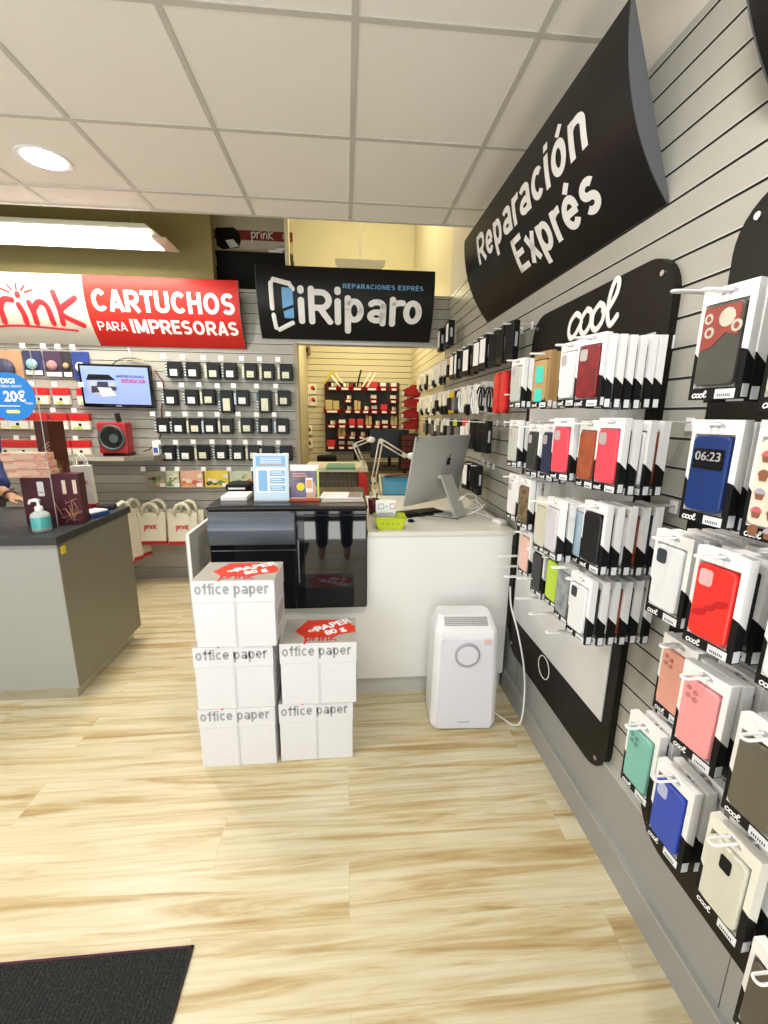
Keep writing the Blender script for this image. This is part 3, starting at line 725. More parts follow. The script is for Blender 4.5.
# hook: two parallel white wires joined by a round nose, local -Y outwards
def hook(label, L, group=None):
    t = thing('display_hook', label, 'hook', (0,0,0), group=group)
    mb = MB(); g = 0.0065; r = 0.0026
    pts = [(-g,0,0),(-g,-L+g,0)]+[(-g*cos(a*pi/6),-L+g-g*sin(a*pi/6),0) for a in range(1,6)]+[(g,-L+g,0),(g,0,0)]
    mb.tube(pts,r,WIRE,n=6); mb.build('wire',t)
    mb = MB(); mb.box2((-0.014,-0.003,-0.022),(0.014,0.0,0.012),WIRE); mb.build('back_plate',t)
    return t
HOOKS = {}
def place_hook(y, z, L, label, group=None, x=XR-0.0025):
    key = round(L,3)
    if key not in HOOKS: 
        h = hook(label, L, group); h.location = (x,y,z); h.rotation_euler = (0,0,RW); HOOKS[key] = h; return h
    h = dup(HOOKS[key],(x,y,z),RW,label)
    if group: h['group'] = group
    elif 'group' in h: del h['group']
    return h
def cm(name, col, rough=0.35, **k): return mat(name, col, rough, var=0.03, **k)
S = {
 'smoke': dict(case=cm('case_smoke',(0.52,0.54,0.48)), kind='solid'),
 'kraft': dict(top=mat('card_kraft',(0.36,0.22,0.08),0.6), low=mat('card_kraft',(0.36,0.22,0.08),0.6), wcol=mat('card_kraft',(0.36,0.22,0.08),0.6), case=mat('kraft_inner',(0.46,0.30,0.12),0.6), kind='teal'),
 'white': dict(case=cm('case_white',(0.80,0.79,0.80)), kind='solid'),
 'wine': dict(case=ramp_mat('case_wine_leather',[(0.0,(0.26,0.010,0.012)),(1.0,(0.12,0.006,0.008))],38,'voronoi',rough=0.3), kind='solid'),
 'charcoal': dict(case=cm('case_charcoal',(0.035,0.038,0.036)), kind='solid'),
 'black': dict(case=cm('case_black',(0.012,0.012,0.013)), kind='flat'),
 'navy': dict(case=cm('case_navy',(0.020,0.030,0.075)), kind='solid'),
 'coral': dict(case=cm('case_coral_red',(0.86,0.07,0.10)), kind='solid'),
 'rust': dict(case=ramp_mat('case_rust',[(0.3,(0.42,0.10,0.03)),(0.7,(0.25,0.05,0.02))],20), kind='flat'),
 'camo': dict(case=ramp_mat('case_camo',[(0.0,(0.10,0.06,0.03)),(0.45,(0.22,0.15,0.07)),(0.6,(0.05,0.06,0.03)),(1.0,(0.30,0.24,0.14))],60,constant=True), kind='flat'),
 'cream': dict(top=CREAMC, case=cm('case_cream',(0.62,0.60,0.48)), kind='flat'),
 'lilac': dict(case=cm('case_lilac',(0.62,0.60,0.64)), kind='flat'),
 'iceblue': dict(case=cm('case_ice_blue',(0.42,0.55,0.66)), kind='flat'),
 'blush': dict(case=cm('case_blush',(0.78,0.50,0.42)), kind='flat'),
 'lime': dict(top=BLACKM, low=BLACKM, case=cm('case_lime',(0.50,0.72,0.04)), kind='flat'),
 'marble': dict(top=mat('card_grey',(0.45,0.46,0.45),0.5), case=ramp_mat('case_marble',[(0.3,(0.16,0.19,0.21)),(0.6,(0.34,0.37,0.38)),(0.8,(0.20,0.22,0.22))],30,'noise'), kind='flat'),
 'clearwhite': dict(case=cm('case_frost',(0.74,0.75,0.76)), kind='solid', camm=mat('camera_dark',(0.04,0.05,0.06),0.3)),
 'print': dict(case=ramp_mat('case_print_grey',[(0.3,(0.045,0.045,0.038)),(0.7,(0.085,0.08,0.06))],14), kind='print'),
 'flip': dict(case=cm('case_royal_navy',(0.010,0.035,0.16),0.28), kind='flip'),
 'cupcake': dict(case=cm('case_ivory',(0.72,0.68,0.55)), kind='cupcake'),
 'red': dict(case=cm('case_bright_red',(0.80,0.030,0.022)), kind='mouth'),
 'peach': dict(case=cm('case_peach',(0.78,0.36,0.27)), kind='lens', camm=mat('camera_ring_peach',(0.45,0.20,0.16),0.4)),
 'pink': dict(case=cm('case_pink',(0.84,0.32,0.32)), kind='lens', camm=mat('camera_ring_pink',(0.50,0.18,0.18),0.4)),
 'teal': dict(case=cm('case_sea_green',(0.20,0.48,0.40)), kind='lens', camm=mat('camera_ring_green',(0.10,0.25,0.21),0.4)),
 'blue': dict(case=cm('case_royal_blue',(0.030,0.070,0.42)), kind='solid', camm=mat('camera_tape',(0.42,0.46,0.66),0.4)),
 'ivory': dict(top=CREAMC, case=cm('case_pearl',(0.62,0.61,0.50)), kind='flat', swirl=True),
 'olive': dict(case=cm('case_olive',(0.12,0.11,0.075)), kind='flat'),
 'brown': dict(case=cm('case_brown',(0.085,0.070,0.050)), kind='flat'),
}
REAR = ['charcoal','white','rust','navy','smoke','blush']   # what shows, edge on, behind a front pack
ORD = ['front','second','third','fourth','fifth','sixth','seventh','eighth']
PROTO = {}
def get_pack(style, front, loc, rz, label, group):
    key = (style, front)
    if key not in PROTO:
        p = pack(S[style], front=front); PROTO[key] = p
        p.location = loc; p.rotation_euler = (0,0,rz); p['label'] = label; p['group'] = group
        return p
    return dup(PROTO[key], loc, rz, label, group)
def stack(style, desc, y, zt, xf, n, yaw, group, dx=0.027, rear=None, where='', hk=True):
    """a hook carrying n packs; the first faces the room, the others hang behind it towards the wall"""
    zh = zt-0.012
    for i in range(n):
        lab = f'{desc} phone case in a hanging pack, front of {where}' if i == 0 else f'white-topped phone-case pack, {ORD[i]} from the front on the hook of the {desc} case {where}'
        st = style if (i == 0 or style in ('kraft','lime')) else (rear or REAR)[(i-1) % len(rear or REAR)]
        a = radians(yaw*0.7) if i == 0 else radians(random.uniform(-2,3))
        xx = xf+dx*i+random.uniform(-.002,.002)
        zj = zh-random.uniform(0,.003)+(0.004 if i==0 else 0)
        get_pack(st, i == 0, (xx+0.016,y+random.uniform(-.002,.002)*(i>0),zj-0.004), RW+a, ' '.join(lab.split()[:16]), group)
    place_hook(y, zh, XR-xf+0.045, f'white wire hook holding the {desc} phone-case packs {where}')
G1, G2 = 'phone-case packs on the farther board', 'phone-case packs on the nearer board'
A = dict(group=G1); B = dict(group=G2)
w1, w2, w3, w4 = 'top row', 'second row', 'third row', 'lowest row'
stack('wine','wine red leather',1.165,1.685,0.655,7,24,dx=0.0275,where=w1,**A)
stack('white','white and clear',1.315,1.690,0.675,3,10,where=w1,**A)
stack('kraft','teal and kraft brown',1.50,1.690,0.675,3,16,where=w1,**A)
stack('smoke','pale smoke',1.73,1.695,0.680,3,12,where=w1,**A)
stack('coral','bright coral red',1.050,1.470,0.665,4,10,dx=0.036,where=w2,**A)
stack('rust','rust orange',1.165,1.462,0.680,3,4,where=w2,**A)
stack('coral','pinkish coral',1.280,1.470,0.660,2,16,where=w2,**A)
stack('navy','dark navy',1.395,1.448,0.675,2,4,where=w2,**A)
stack('charcoal','charcoal grey',1.510,1.445,0.675,2,4,where=w2,**A)
stack('smoke','pale grey-green',1.715,1.458,0.680,4,6,where=w2,**A)
stack('black','glossy black',1.060,1.252,0.660,5,8,dx=0.035,where=w3,**A)
stack('iceblue','ice blue',1.175,1.225,0.700,2,2,where=w3,**A)
stack('lilac','pale lilac',1.245,1.225,0.640,3,0,dx=0.03,where=w3,**A)
stack('cream','cream coloured',1.365,1.205,0.660,5,6,dx=0.031,where=w3,**A)
stack('camo','brown camouflage',1.530,1.245,0.665,3,4,where=w3,**A)
stack('white','plain white',1.680,1.243,0.680,3,4,where=w3,**A)
stack('clearwhite','frosted white',1.070,1.045,0.650,6,8,dx=0.034,where=w4,**A)
stack('marble','grey marbled',1.185,1.035,0.665,1,0,where=w4,**A)
stack('lime','lime green',1.300,1.030,0.690,1,2,where=w4,**A)
stack('black','plain black',1.420,1.020,0.690,3,2,where=w4,**A)
stack('blush','pale blush',1.540,1.050,0.690,2,2,where=w4,**A)
# board nearer the camera
stack('print','grey and red picture-print',0.735,1.690,0.645,3,14,where=w1,**B)
stack('cream','ivory cream',0.590,1.670,0.645,3,8,where=w1,**B)
stack('flip','navy blue flip',0.715,1.470,0.650,3,12,where=w2,rear=['white','white'],**B)
stack('cupcake','cupcake patterned',0.585,1.470,0.650,2,8,where=w2,**B)
stack('clearwhite','clear frosted',0.780,1.245,0.660,6,6,dx=0.033,where=w3,**B)
stack('red','bright red',0.650,1.250,0.640,4,12,dx=0.045,where=w3,**B)
stack('white','soft white',0.520,1.240,0.660,3,4,where=w3,**B)
stack('peach','peach coloured',0.770,1.010,0.705,2,2,where=w4,**B)
stack('pink','salmon pink',0.645,1.022,0.650,6,9,dx=0.034,where=w4,**B)
stack('olive','olive brown',0.515,1.005,0.645,3,4,where=w4,**B)
w5 = 'bottom row'
stack('teal','sea green',0.775,0.812,0.660,6,4,dx=0.033,where=w5,**B)
stack('blue','royal blue',0.665,0.782,0.650,6,4,dx=0.033,where=w5,rear=['coral','white','white','smoke'],**B)
stack('ivory','pearl ivory',0.530,0.790,0.645,5,4,dx=0.036,where=w5,**B)
stack('brown','dark brown',0.425,0.660,0.650,2,0,where='below the ivory one',**B)
# empty hooks at the foot of the first board
GH = 'empty white hooks at the foot of the farther board'
for y,z in ((1.20,0.80),(1.33,0.80),(1.45,0.805),(1.45,0.885),(1.58,0.84),(1.70,0.84),(1.66,0.90)):
    place_hook(y, z, 0.25, 'empty white wire hook low on the farther case board', GH)
place_hook(1.80,1.557,0.22,'empty white wire hook on the slats beyond the farther board')
place_hook(0.87,1.712,0.235,'white wire hook sticking out above the navy flip case pack',)

# ================================================================== ACCESSORIES FARTHER ALONG THE RIGHT WALL
def acc(kind, colA, colB, w, h, th):
    t = thing('accessory_pack','x','accessory pack',(0,0,0))
    mb = MB()
    if kind == 'box':
        mb.box2((-w/2,-th,-h),(w/2,0,0),colA,bev=0.0015); mb.build('box',t)
        mb = MB(); mb.box2((-w/2+0.008,-th-0.0008,-h+0.03),(w/2-0.008,-th,-0.02),colB); mb.build('front_print',t)
        mb = MB(); mb.box2((w/2,-th*0.7,-h*0.66),(w/2+0.0008,-th*0.3,-h*0.3),TXTG); mb.build('side_lettering',t)
    elif kind == 'half':
        mb.box2((-w/2,-0.004,-h*0.62),(w/2,0,0),colA); mb.box2((-w/2,-0.004,-h),(w/2,0,-h*0.62),BLACKM); mb.build('card',t)
        mb = MB(); mb.prism(rrect(w*0.8,h*0.5,0.01,0,-h*0.36,4,y=-th),(0,th-0.004,0),colB); mb.prism(rrect(w*0.7,h*0.25,0.01,0,-h*0.80,4,y=-th*0.8),(0,th*0.8-0.004,0),BLACKM); mb.build('blister',t)
    elif kind == 'cable':
        mb.box2((-w/2,-0.003,-h),(w/2,0,0),colA); mb.build('card',t)
        mb = MB(); mb.tube([(w*0.28*cos(a*pi/8),-0.012-0.001*a,-h*0.52+h*0.34*sin(a*pi/8)) for a in range(24)],0.005,colB,n=6); mb.build('cable_loop',t)
        mb = MB(); mb.box2((-0.012,-0.024,-h*0.95),(0.012,-0.003,-h*0.78),colB,bev=0.003); mb.build('plug',t)
    else:
        mb.box2((-w/2,-0.003,-h),(w/2,0,0),colA); mb.build('card',t)
        mb = MB(); mb.prism(rrect(w*0.8,h*0.55,0.01,0,-h*0.58,4,y=-th),(0,th-0.003,0),colB); mb.build('blister',t)
    return t
AC = {'wb':('box',BLACK,WCARD,0.085,0.175,0.045),'bb':('box',BLACK,BLACKM,0.085,0.175,0.03),'wh':('half',WCARD,CREAMC,0.085,0.18,0.025),'wt':('blister',WCARD,CREAMC,0.085,0.175,0.025),
      'wk':('blister',WCARD,BLACKM,0.085,0.165,0.028),'yl':('blister',mat('card_yellow',(0.72,0.48,0.03),0.5),BLACKM,0.085,0.16,0.02),
      'cw':('cable',WCARD,W,0.08,0.17,0.03),'cb':('cable',mat('card_grey',(0.45,0.46,0.45),0.5),BLACK,0.08,0.17,0.03),
      'bk':('blister',BLACKM,mat('blister_grey',(0.15,0.15,0.16),0.2),0.085,0.165,0.028),'ln':('blister',mat('card_lime',(0.5,0.62,0.05),0.5),BLACKM,0.08,0.15,0.02),
      'rd':('blister',mat('card_red_print',(0.65,0.05,0.05),0.5),WCARD,0.08,0.15,0.02)}
names = {'wh':'white card with a black lower third','wb':'black box with a white front','bb':'all-black slim box','wt':'cream-white blister card','wk':'white card holding a black accessory','yl':'yellow card','cw':'white card with a coiled white cable',
         'cb':'grey card with a coiled black cable','bk':'black blister card','ln':'lime green card','rd':'red-printed card'}
APR = {}
def put_acc(k, y, z, row, nth, x=0.80, yaw=0):
    lab = f'{names[k]} hung on the slatted wall, {row}, {nth}'
    lab = ' '.join(lab.split()[:16]); g = 'accessory packs on the slatted wall past the boards'
    if k not in APR:
        p = acc(*AC[k]); APR[k] = p; p.location = (x,y,z); p.rotation_euler = (0,0,RW+yaw); p['label'] = lab; p['group'] = g; return
    dup(APR[k],(x,y,z),RW+yaw,lab,g)
POS = ['nearest','second along','third along','fourth along','fifth along','sixth along','seventh along','eighth along','ninth along','tenth along','eleventh along','twelfth along','thirteenth along','fourteenth along','fifteenth along','sixteenth along']
def arow(row, ks, y0, dy, z, zs=0.0, x=0.80):
    for i,k in enumerate(ks):
        y = y0+dy*i
        put_acc(k, y+random.uniform(-.01,.01), z+zs*i+random.uniform(-.006,.006), row, POS[i], x, radians(random.uniform(-4,14)))
        place_hook(y, z+zs*i-0.008, XR-x+0.06, f'white wire hook in the accessory {row}, {POS[i]} from the boards', x=XR-0.0025)
arow('upper row',['bb','bb','bb','wb','wb','bb','wb','bb','wb','wb'],2.10,0.12,1.900)
arow('upper row beyond the boxes',['yl','wh','wh','cw','wh','wt','wk','wh','cw','wh','wt'],3.38,0.135,1.895,x=0.79)
arow('middle row',['cb','cb','cw','wh','cw','bk','yl','wh','wh','wk','wh','wt','wh','cw','wh','wt'],2.34,0.155,1.655,x=0.79)
arow('third row',['bb','bb','bb','wh','rd','bk','ln','bk','wk','wh','bk','wh','bk','bk','wk','bk'],2.36,0.125,1.445,x=0.79)
arow('lowest short row',['bb','bb','wb'],2.50,0.10,1.190)
for i,(k,y) in enumerate((('wb',3.66),('bb',3.50),('wb',3.36))): put_acc(k,y,2.155,'alone near the top of the wall',['farthest of three','middle of three','nearest of three'][i],0.80)
# pair of red hard cases
redc = cm('red_hard_case',(0.70,0.025,0.025),0.3)
RC = None
for i,(y,lab) in enumerate(((2.13,'nearer of two long red hard cases hung beside the board'),(2.225,'farther of two long red hard cases hung beside the board'))):
    if RC is None:
        t = thing('spectacle_case',lab,'case',(0.79,y,1.585),RW,'red hard cases by the farther board'); RC = t
        mb = MB(); mb.prism(rrect(0.07,0.20,0.03,y=-0.028),(0,0.022,0),redc); o = mb.build('shell',t); bv = o.modifiers.new('b','BEVEL'); bv.width = 0.006; bv.segments = 3
        mb = MB(); mb.prism(rrect(0.073,0.203,0.03,y=-0.006),(0,0.012,0),mat('dark_red_zip',(0.25,0.01,0.01),0.5)); mb.build('zip_band',t)
    else: dup(RC,(0.79,y,1.585),RW,lab)
# ================================================================== BACK WALL GOODS
BW_Y = YB-0.002
def wall_hook_tag():
    t = thing('display_hook','white wire hook with a square price tag on the back wall','hook',(0,0,0),group='tagged hooks on the back wall')
    mb = MB(); mb.tube([(0,0,0),(0,-0.10,0),(0,-0.105,0.008)],0.0022,WIRE,n=5); mb.build('wire',t)
    mb = MB(); mb.box2((-0.035,-0.108,0.0),(0.003,-0.106,0.036),WCARD); mb.build('price_tag',t)
    return t
CART = {}
def cartridge(kind):
    w, h = 0.12, (0.13 if kind != 'tall' else 0.185)
    t = thing('ink_cartridge','x','ink cartridge',(0,0,0))
    dk = mat('cartridge_black',(0.009,0.010,0.011),0.35,spec=0.3); tl = mat('cartridge_teal_edge',(0.05,0.10,0.11),0.35)
    yl = mat('cartridge_yellowish',(0.55,0.55,0.36),0.5); bl = mat('cartridge_bluish',(0.30,0.42,0.52),0.5)
    mb = MB(); mb.box2((-w/2+0.018,-0.062,-h),(w/2,-0.008,0),dk,bev=0.004); mb.build('body',t)
    mb = MB(); mb.box2((-w/2,-0.060,-h+0.008),(-w/2+0.020,-0.012,-0.022),{'y':yl,'b':bl}.get(kind,tl),bev=0.003)
    for q in range(4): mb.box2((-w/2+0.002,-0.0615,-h+0.02+q*0.022),(-w/2+0.014,-0.060,-h+0.03+q*0.022),LABELM)
    mb.build('print_head',t)
    mb = MB(); lh = 0.05 if kind != 'tall' else 0.10
    mb.box2((-0.022,-0.0645,-h+0.018),(0.034,-0.0622,-h+0.018+lh),{'y':mat('label_cream',(0.70,0.70,0.50),0.5),'tall':mat('label_cream',(0.70,0.70,0.50),0.5)}.get(kind,WCARD))
    mb.box2((-0.012,-0.0650,-h+0.03),(0.02,-0.0646,-h+0.034),TXTG); mb.build('paper_label',t)
    return t
GI = 'boxed ink cartridges on the back wall'
ROWS = [([-1.40,-1.253,-1.091,-0.955,-0.791,-0.65,-0.503],1.875,'nnynyyy','top row'),
        ([-1.446,-1.279,-1.143,-0.998,-0.869,-0.685,-0.529],1.662,'nnytbty','second row'),
        ([-1.528,-1.404,-1.271,-1.149,-1.014,-0.846,-0.697,-0.551],1.432,'nnybyynb','third row'),
        ([-1.505,-1.367,-1.224,-1.073,-0.934,-0.80,-0.683,-0.529],1.205,'nnynnyyn','fourth row')]
desc = {'n':'black ink cartridge with a white label','y':'black ink cartridge with a cream label','b':'bluish-edged ink cartridge','t':'tall ink cartridge with a long cream label'}
PLACE = ['nearest the television','second from the television','third from the television','fourth from the television','fourth from the doorway','third from the doorway','second from the doorway','nearest the doorway']
HT = None
for xs,z,ks,rn in ROWS:
    n = len(xs)
    for i,(x,k) in enumerate(zip(xs,ks)):
        kk = 'tall' if k == 't' else k
        pl = PLACE[i] if i < 4 else PLACE[i+8-n]
        lab = f'{desc[k]}, {rn}, {pl}'
        z_ = z+random.uniform(-.004,.004)
        if kk not in CART: c = cartridge(kk); CART[kk] = c; c.location = (x,BW_Y,z_); c['label'] = lab; c['group'] = GI
        else: c = dup(CART[kk],(x,BW_Y,z_),0,lab,GI)
        if HT is None: HT = wall_hook_tag(); HT.location = (x-0.03,BW_Y,z_+0.012)
        else: dup(HT,(x-0.03,BW_Y,z_+0.012),0)
# colourful ink multipacks under them
def multipack(cols, w, h=0.145):
    t = thing('ink_multipack','x','ink multipack',(0,0,0))
    mb = MB(); mb.box2((-w/2,-0.05,-h),(w/2,-0.006,0),cols[0],bev=0.003); mb.build('box',t)
    mb = MB(); r = random.Random(len(cols)+int(w*1000))
    for q in range(9):
        x = r.uniform(-w/2+0.02,w/2-0.02); z = r.uniform(-h+0.03,-0.03); s = r.uniform(0.012,0.028)
        mb.prism([(x+s*cos(a*pi/4),-0.0503-q*0.0001,z+s*0.8*sin(a*pi/4)) for a in range(8)],(0,0.0002,0),cols[1+q%(len(cols)-1)])
    mb.build('printed_picture',t)
    mb = MB(); mb.box2((w/2-0.055,-0.0525,-h+0.008),(w/2-0.012,-0.0505,-h+0.04),WCARD); mb.build('price_label',t)
    return t
ic = lambda n,c: mat('ink_'+n,c,0.5)
MP = [(-1.625,0.17,[ic('khaki',(0.30,0.26,0.18)),ic('darkbrown',(0.06,0.04,0.03)),ic('leaf',(0.14,0.25,0.07)),ic('tan',(0.5,0.38,0.2))],'brown and green'),
      (-1.485,0.13,[ic('palegreen',(0.50,0.55,0.40)),ic('leaf',(0.14,0.25,0.07)),ic('cream',(0.7,0.66,0.5))],'pale green'),
      (-1.335,0.20,[ic('salmon',(0.66,0.38,0.26)),ic('orange',(0.70,0.20,0.06)),ic('cream',(0.7,0.66,0.5)),ic('palered',(0.62,0.10,0.08))],'salmon orange'),
      (-1.12,0.20,[ic('yellow',(0.70,0.52,0.06)),ic('darkbrown',(0.06,0.04,0.03)),ic('cream',(0.7,0.66,0.5)),ic('leaf',(0.14,0.25,0.07))],'yellow and black'),
      (-0.915,0.19,[ic('palegreen',(0.50,0.55,0.40)),ic('orange',(0.70,0.20,0.06)),ic('leaf',(0.14,0.25,0.07)),ic('tan',(0.5,0.38,0.2))],'green and orange'),
      (-0.745,0.13,[ic('leaf2',(0.22,0.34,0.12)),ic('palered',(0.62,0.10,0.08)),ic('cream',(0.7,0.66,0.5))],'leaf green')]
for x,w,cs,nm in MP:
    p = multipack(cs,w); p.location = (x,BW_Y,0.985); p['label'] = f'{nm} printed ink multipack low on the back wall'; p['group'] = 'coloured ink multipacks'
    dup(HT,(x-w/2+0.03,BW_Y,0.99),0)
# blister packs left of the television
def redpack(w,h=0.13,low=CREAMC):
    t = thing('photo_paper_pack','x','blister pack',(0,0,0))
    mb = MB(); mb.box2((-w/2,-0.045,-h),(w/2,-0.006,-h*0.42),low,bev=0.004); mb.build('tray',t)
    mb = MB(); mb.box2((-w/2,-0.048,-h*0.45),(w/2,-0.006,0),RED,bev=0.003); mb.build('red_header',t)
    mb = MB(); mb.cyl((0,-0.0455,-h*0.68),(0,-0.048,-h*0.68),0.012,BLACKM,n=12); mb.box2((-w*0.35,-0.0462,-h*0.95),(w*0.1,-0.045,-h*0.8),mat('print_lime',(0.55,0.68,0.15),0.5)); mb.build('print',t)
    return t
RP = {}
k = 0
for row,(xs,z) in {'upper red row':([-2.47,-2.30,-2.10],1.655),'middle red row':([-2.80,-2.66,-2.50,-2.34,-2.18],1.455),'lowest red row':([-2.79,-2.65,-2.52,-2.36,-2.20],1.235)}.items():
    for i,x in enumerate(xs):
        w = [0.14,0.12,0.15][(i+k)%3]; nth = ['farthest from the television','next to the farthest','middle','next to the nearest','nearest the television'][i if len(xs)==5 else i*2]
        lab = f'red-topped white photo paper pack, {row}, {nth}'
        if w not in RP: p = redpack(w); RP[w] = p; p.location = (x,BW_Y,z); p['label'] = lab; p['group'] = 'red-topped packs on the back wall'
        else: dup(RP[w],(x,BW_Y,z),0,lab)
        dup(HT,(x+0.02,BW_Y,z+0.008),0)
    k += 1
def blister(c1,c2,c3,w,h):
    t = thing('blister_pack','x','blister pack',(0,0,0))
    mb = MB(); mb.box2((-w/2,-0.012,-h),(w/2,-0.006,0),c1); mb.build('card',t)
    mb = MB(); mb.sphere((0.0,-0.03,-h*0.55),w*0.30,c2,sc=(1,0.6,1),n=14); mb.build('bubble',t)
    mb = MB(); mb.box2((-w/2+0.008,-0.016,-h+0.006),(w/2-0.008,-0.0122,-h+0.04),c3); mb.build('lower_label',t)
    return t
for x,w,h,c1,c2,c3,lab in ((-2.70,0.26,0.26,mat('bl_tan',(0.50,0.28,0.16),0.5),mat('bl_dark',(0.05,0.05,0.10),0.4),mat('bl_tan2',(0.6,0.42,0.3),0.5),'tan and dark blue blister card at the far end of the top row'),
    (-2.49,0.14,0.19,mat('bl_indigo',(0.035,0.035,0.11),0.5),mat('bl_aqua',(0.30,0.52,0.56),0.3),WCARD,'indigo blister card with a pale blue round earphone case'),
    (-2.34,0.13,0.20,mat('bl_purple',(0.06,0.035,0.07),0.5),mat('bl_rose',(0.45,0.25,0.25),0.3),WCARD,'dark purple blister card with a rose bubble'),
    (-2.235,0.075,0.20,mat('bl_black',(0.03,0.025,0.03),0.5),mat('bl_gold',(0.55,0.38,0.18),0.3),WCARD,'narrow black blister card with a gold bubble'),
    (-2.125,0.13,0.22,mat('bl_blue',(0.02,0.045,0.22),0.5),W,mat('bl_blue',(0.02,0.045,0.22),0.5),'blue blister card with a white item beside the television')):
    p = blister(c1,c2,c3,w,h); p.location = (x,BW_Y,1.94); p['label'] = lab; p['group'] = 'blister cards in the top row'; dup(HT,(x+0.02,BW_Y,1.945),0)

# television
t = thing('television','flat screen television showing a printer on the slatted wall','television',(-1.838,YB-0.07,1.672)); t.rotation_euler = (radians(-4)*-1,radians(0.8),0)
mb = MB(); mb.box2((-0.275,-0.02,-0.165),(0.275,0.02,0.170),GLOSSB,bev=0.006); mb.box2((-0.16,0.02,-0.1),(0.16,0.055,0.1),BLACKM); mb.build('bezel',t)
SCRN = mat('tv_screen_blue',(0.22,0.30,0.62),0.3,emit=0.30,ecol=(0.35,0.48,0.98),var=0.05,vscale=1.5)
mb = MB(); mb.box2((-0.255,-0.0225,-0.137),(0.255,-0.0202,0.152),SCRN); mb.build('screen',t)
mb = MB()
mb.prism([(-0.225,-0.0235,0.045),(-0.20,-0.0235,0.09),(-0.045,-0.0235,0.09),(0.0,-0.0235,0.05)],(0,0.0005,0),BLACKM)
mb.prism([(-0.215,-0.0232,-0.055),(-0.20,-0.0232,0.04),(-0.005,-0.0232,0.035),(0.0,-0.0232,-0.03),(-0.13,-0.0232,-0.07)],(0,0.0005,0),mat('print_silver',(0.45,0.47,0.55),0.4))
mb.prism([(-0.195,-0.0238,-0.055),(-0.19,-0.0238,0.0),(-0.0,-0.0238,0.0),(0.0,-0.0238,-0.03)],(0,0.0005,0),mat('print_navy',(0.03,0.035,0.08),0.4))
mb.prism([(-0.15,-0.0240,-0.01),(-0.14,-0.0240,0.035),(-0.06,-0.0240,0.035),(-0.06,-0.0240,-0.005)],(0,0.0005,0),mat('print_navy',(0.03,0.035,0.08),0.4))
mb.prism([(-0.145,-0.0243,-0.01),(-0.045,-0.0243,-0.01),(-0.01,-0.0243,-0.07),(-0.115,-0.0243,-0.082)],(0,0.0005,0),W); mb.build('printer_picture',t)
bm_obj(fit_strokes('IMPRESORAS',0.01,0.225,0.070,0.090,0.17,0.74),'caption',mat('lettering_indigo',(0.04,0.05,0.25),0.5,var=0),t,(0,-0.0235,0))
bm_obj(fit_strokes('REPARACION',0.045,0.228,0.030,0.060,0.20,0.74),'caption',mat('lettering_magenta',(0.45,0.02,0.16),0.5,var=0),t,(0,-0.0235,0))
mb = MB(); mb.box2((-0.02,-0.0215,-0.155),(0.02,-0.020,-0.148),TXTG); mb.build('maker_badge',t)
t = tag(MB().build('x'),'x','x'); bpy.data.objects.remove(t)
mb = MB(); CAB = mat('cable_beige',(0.45,0.40,0.30),0.5)
for q in range(3): mb.tube([(-1.74+(0.16-q*0.02)*cos(a*pi/12)+0.03*q,BW_Y-0.02-0.006*q,1.80+(0.10-0.012*q)*sin(a*pi/12)) for a in range(24)],0.0035,CAB if q else BLACKM,n=5,closed=True)
mb.tube([(-1.74,BW_Y-0.03,1.98),(-1.73,BW_Y-0.035,1.94),(-1.72,BW_Y-0.03,1.90)],0.004,WIRE,n=5)
tag(mb.build('cable_coil'),'coiled cables hanging behind the television','cable')
mb = MB(); mb.tube([(-1.55,BW_Y-0.02,1.80),(-1.50,BW_Y-0.02,1.72),(-1.50,BW_Y-0.02,1.62),(-1.535,BW_Y-0.02,1.50),(-1.54,BW_Y-0.02,1.36),(-1.58,BW_Y-0.02,1.24),(-1.66,BW_Y-0.03,1.165),(-1.70,BW_Y-0.06,1.15)],0.005,mat('cable_dark_red',(0.12,0.02,0.03),0.4),n=6)
tag(mb.build('power_cable'),'thin dark red cable running down from the television to the shelf','cable')
# shelf with the red speaker
t = thing('wall_shelf','wedge-shaped grey-brown shelf under the television','shelf',(-1.86,YB,1.125))
mb = MB(); mb.prism([(-0.40,-0.001,0),(0.36,-0.001,0),(0.30,-0.20,0),(0.14,-0.27,0),(-0.40,-0.27,0)],(0,0,-0.035),mat('shelf_taupe',(0.21,0.19,0.15),0.45)); mb.build('board',t)
mb = MB(); mb.box2((-0.36,-0.27,-0.034),(0.1,-0.273,-0.002),mat('shelf_edge',(0.5,0.47,0.38),0.4)); mb.build('edge_strip',t)
t = thing('speaker','red boxy speaker with a round black cone on the shelf','speaker',(-1.845,3.72,1.1255))
mb = MB(); mb.box2((-0.115,-0.09,0.02),(0.105,0.03,0.265),cm('speaker_red',(0.42,0.014,0.02),0.25),bev=0.014); mb.build('cabinet',t,smooth=False)
mb = MB(); mb.box2((-0.10,-0.07,0.0),(0.09,0.07,0.022),GLOSSB); mb.build('foot',t)
def ring(mb, r0, r1, y, cx, cz, m, d=0.01, n=36):
    i = mb.mi(m)
    a = [[mb.bm.verts.new((cx+r*cos(2*pi*k/n), yy, cz+r*sin(2*pi*k/n))) for k in range(n)] for r,yy in ((r1,y+d),(r1,y),(r0,y),(r0*0.95,y+d))]
    for p,q in ((0,1),(1,2),(2,3)):
        for k in range(n):
            f = mb.bm.faces.new((a[p][k],a[p][(k+1)%n],a[q][(k+1)%n],a[q][k])); f.material_index = i; f.smooth = True
mb = MB(); ring(mb,0.085,0.102,-0.104,-0.005,0.145,mat('ring_grey',(0.07,0.085,0.08),0.3),0.014); mb.build('rim',t)
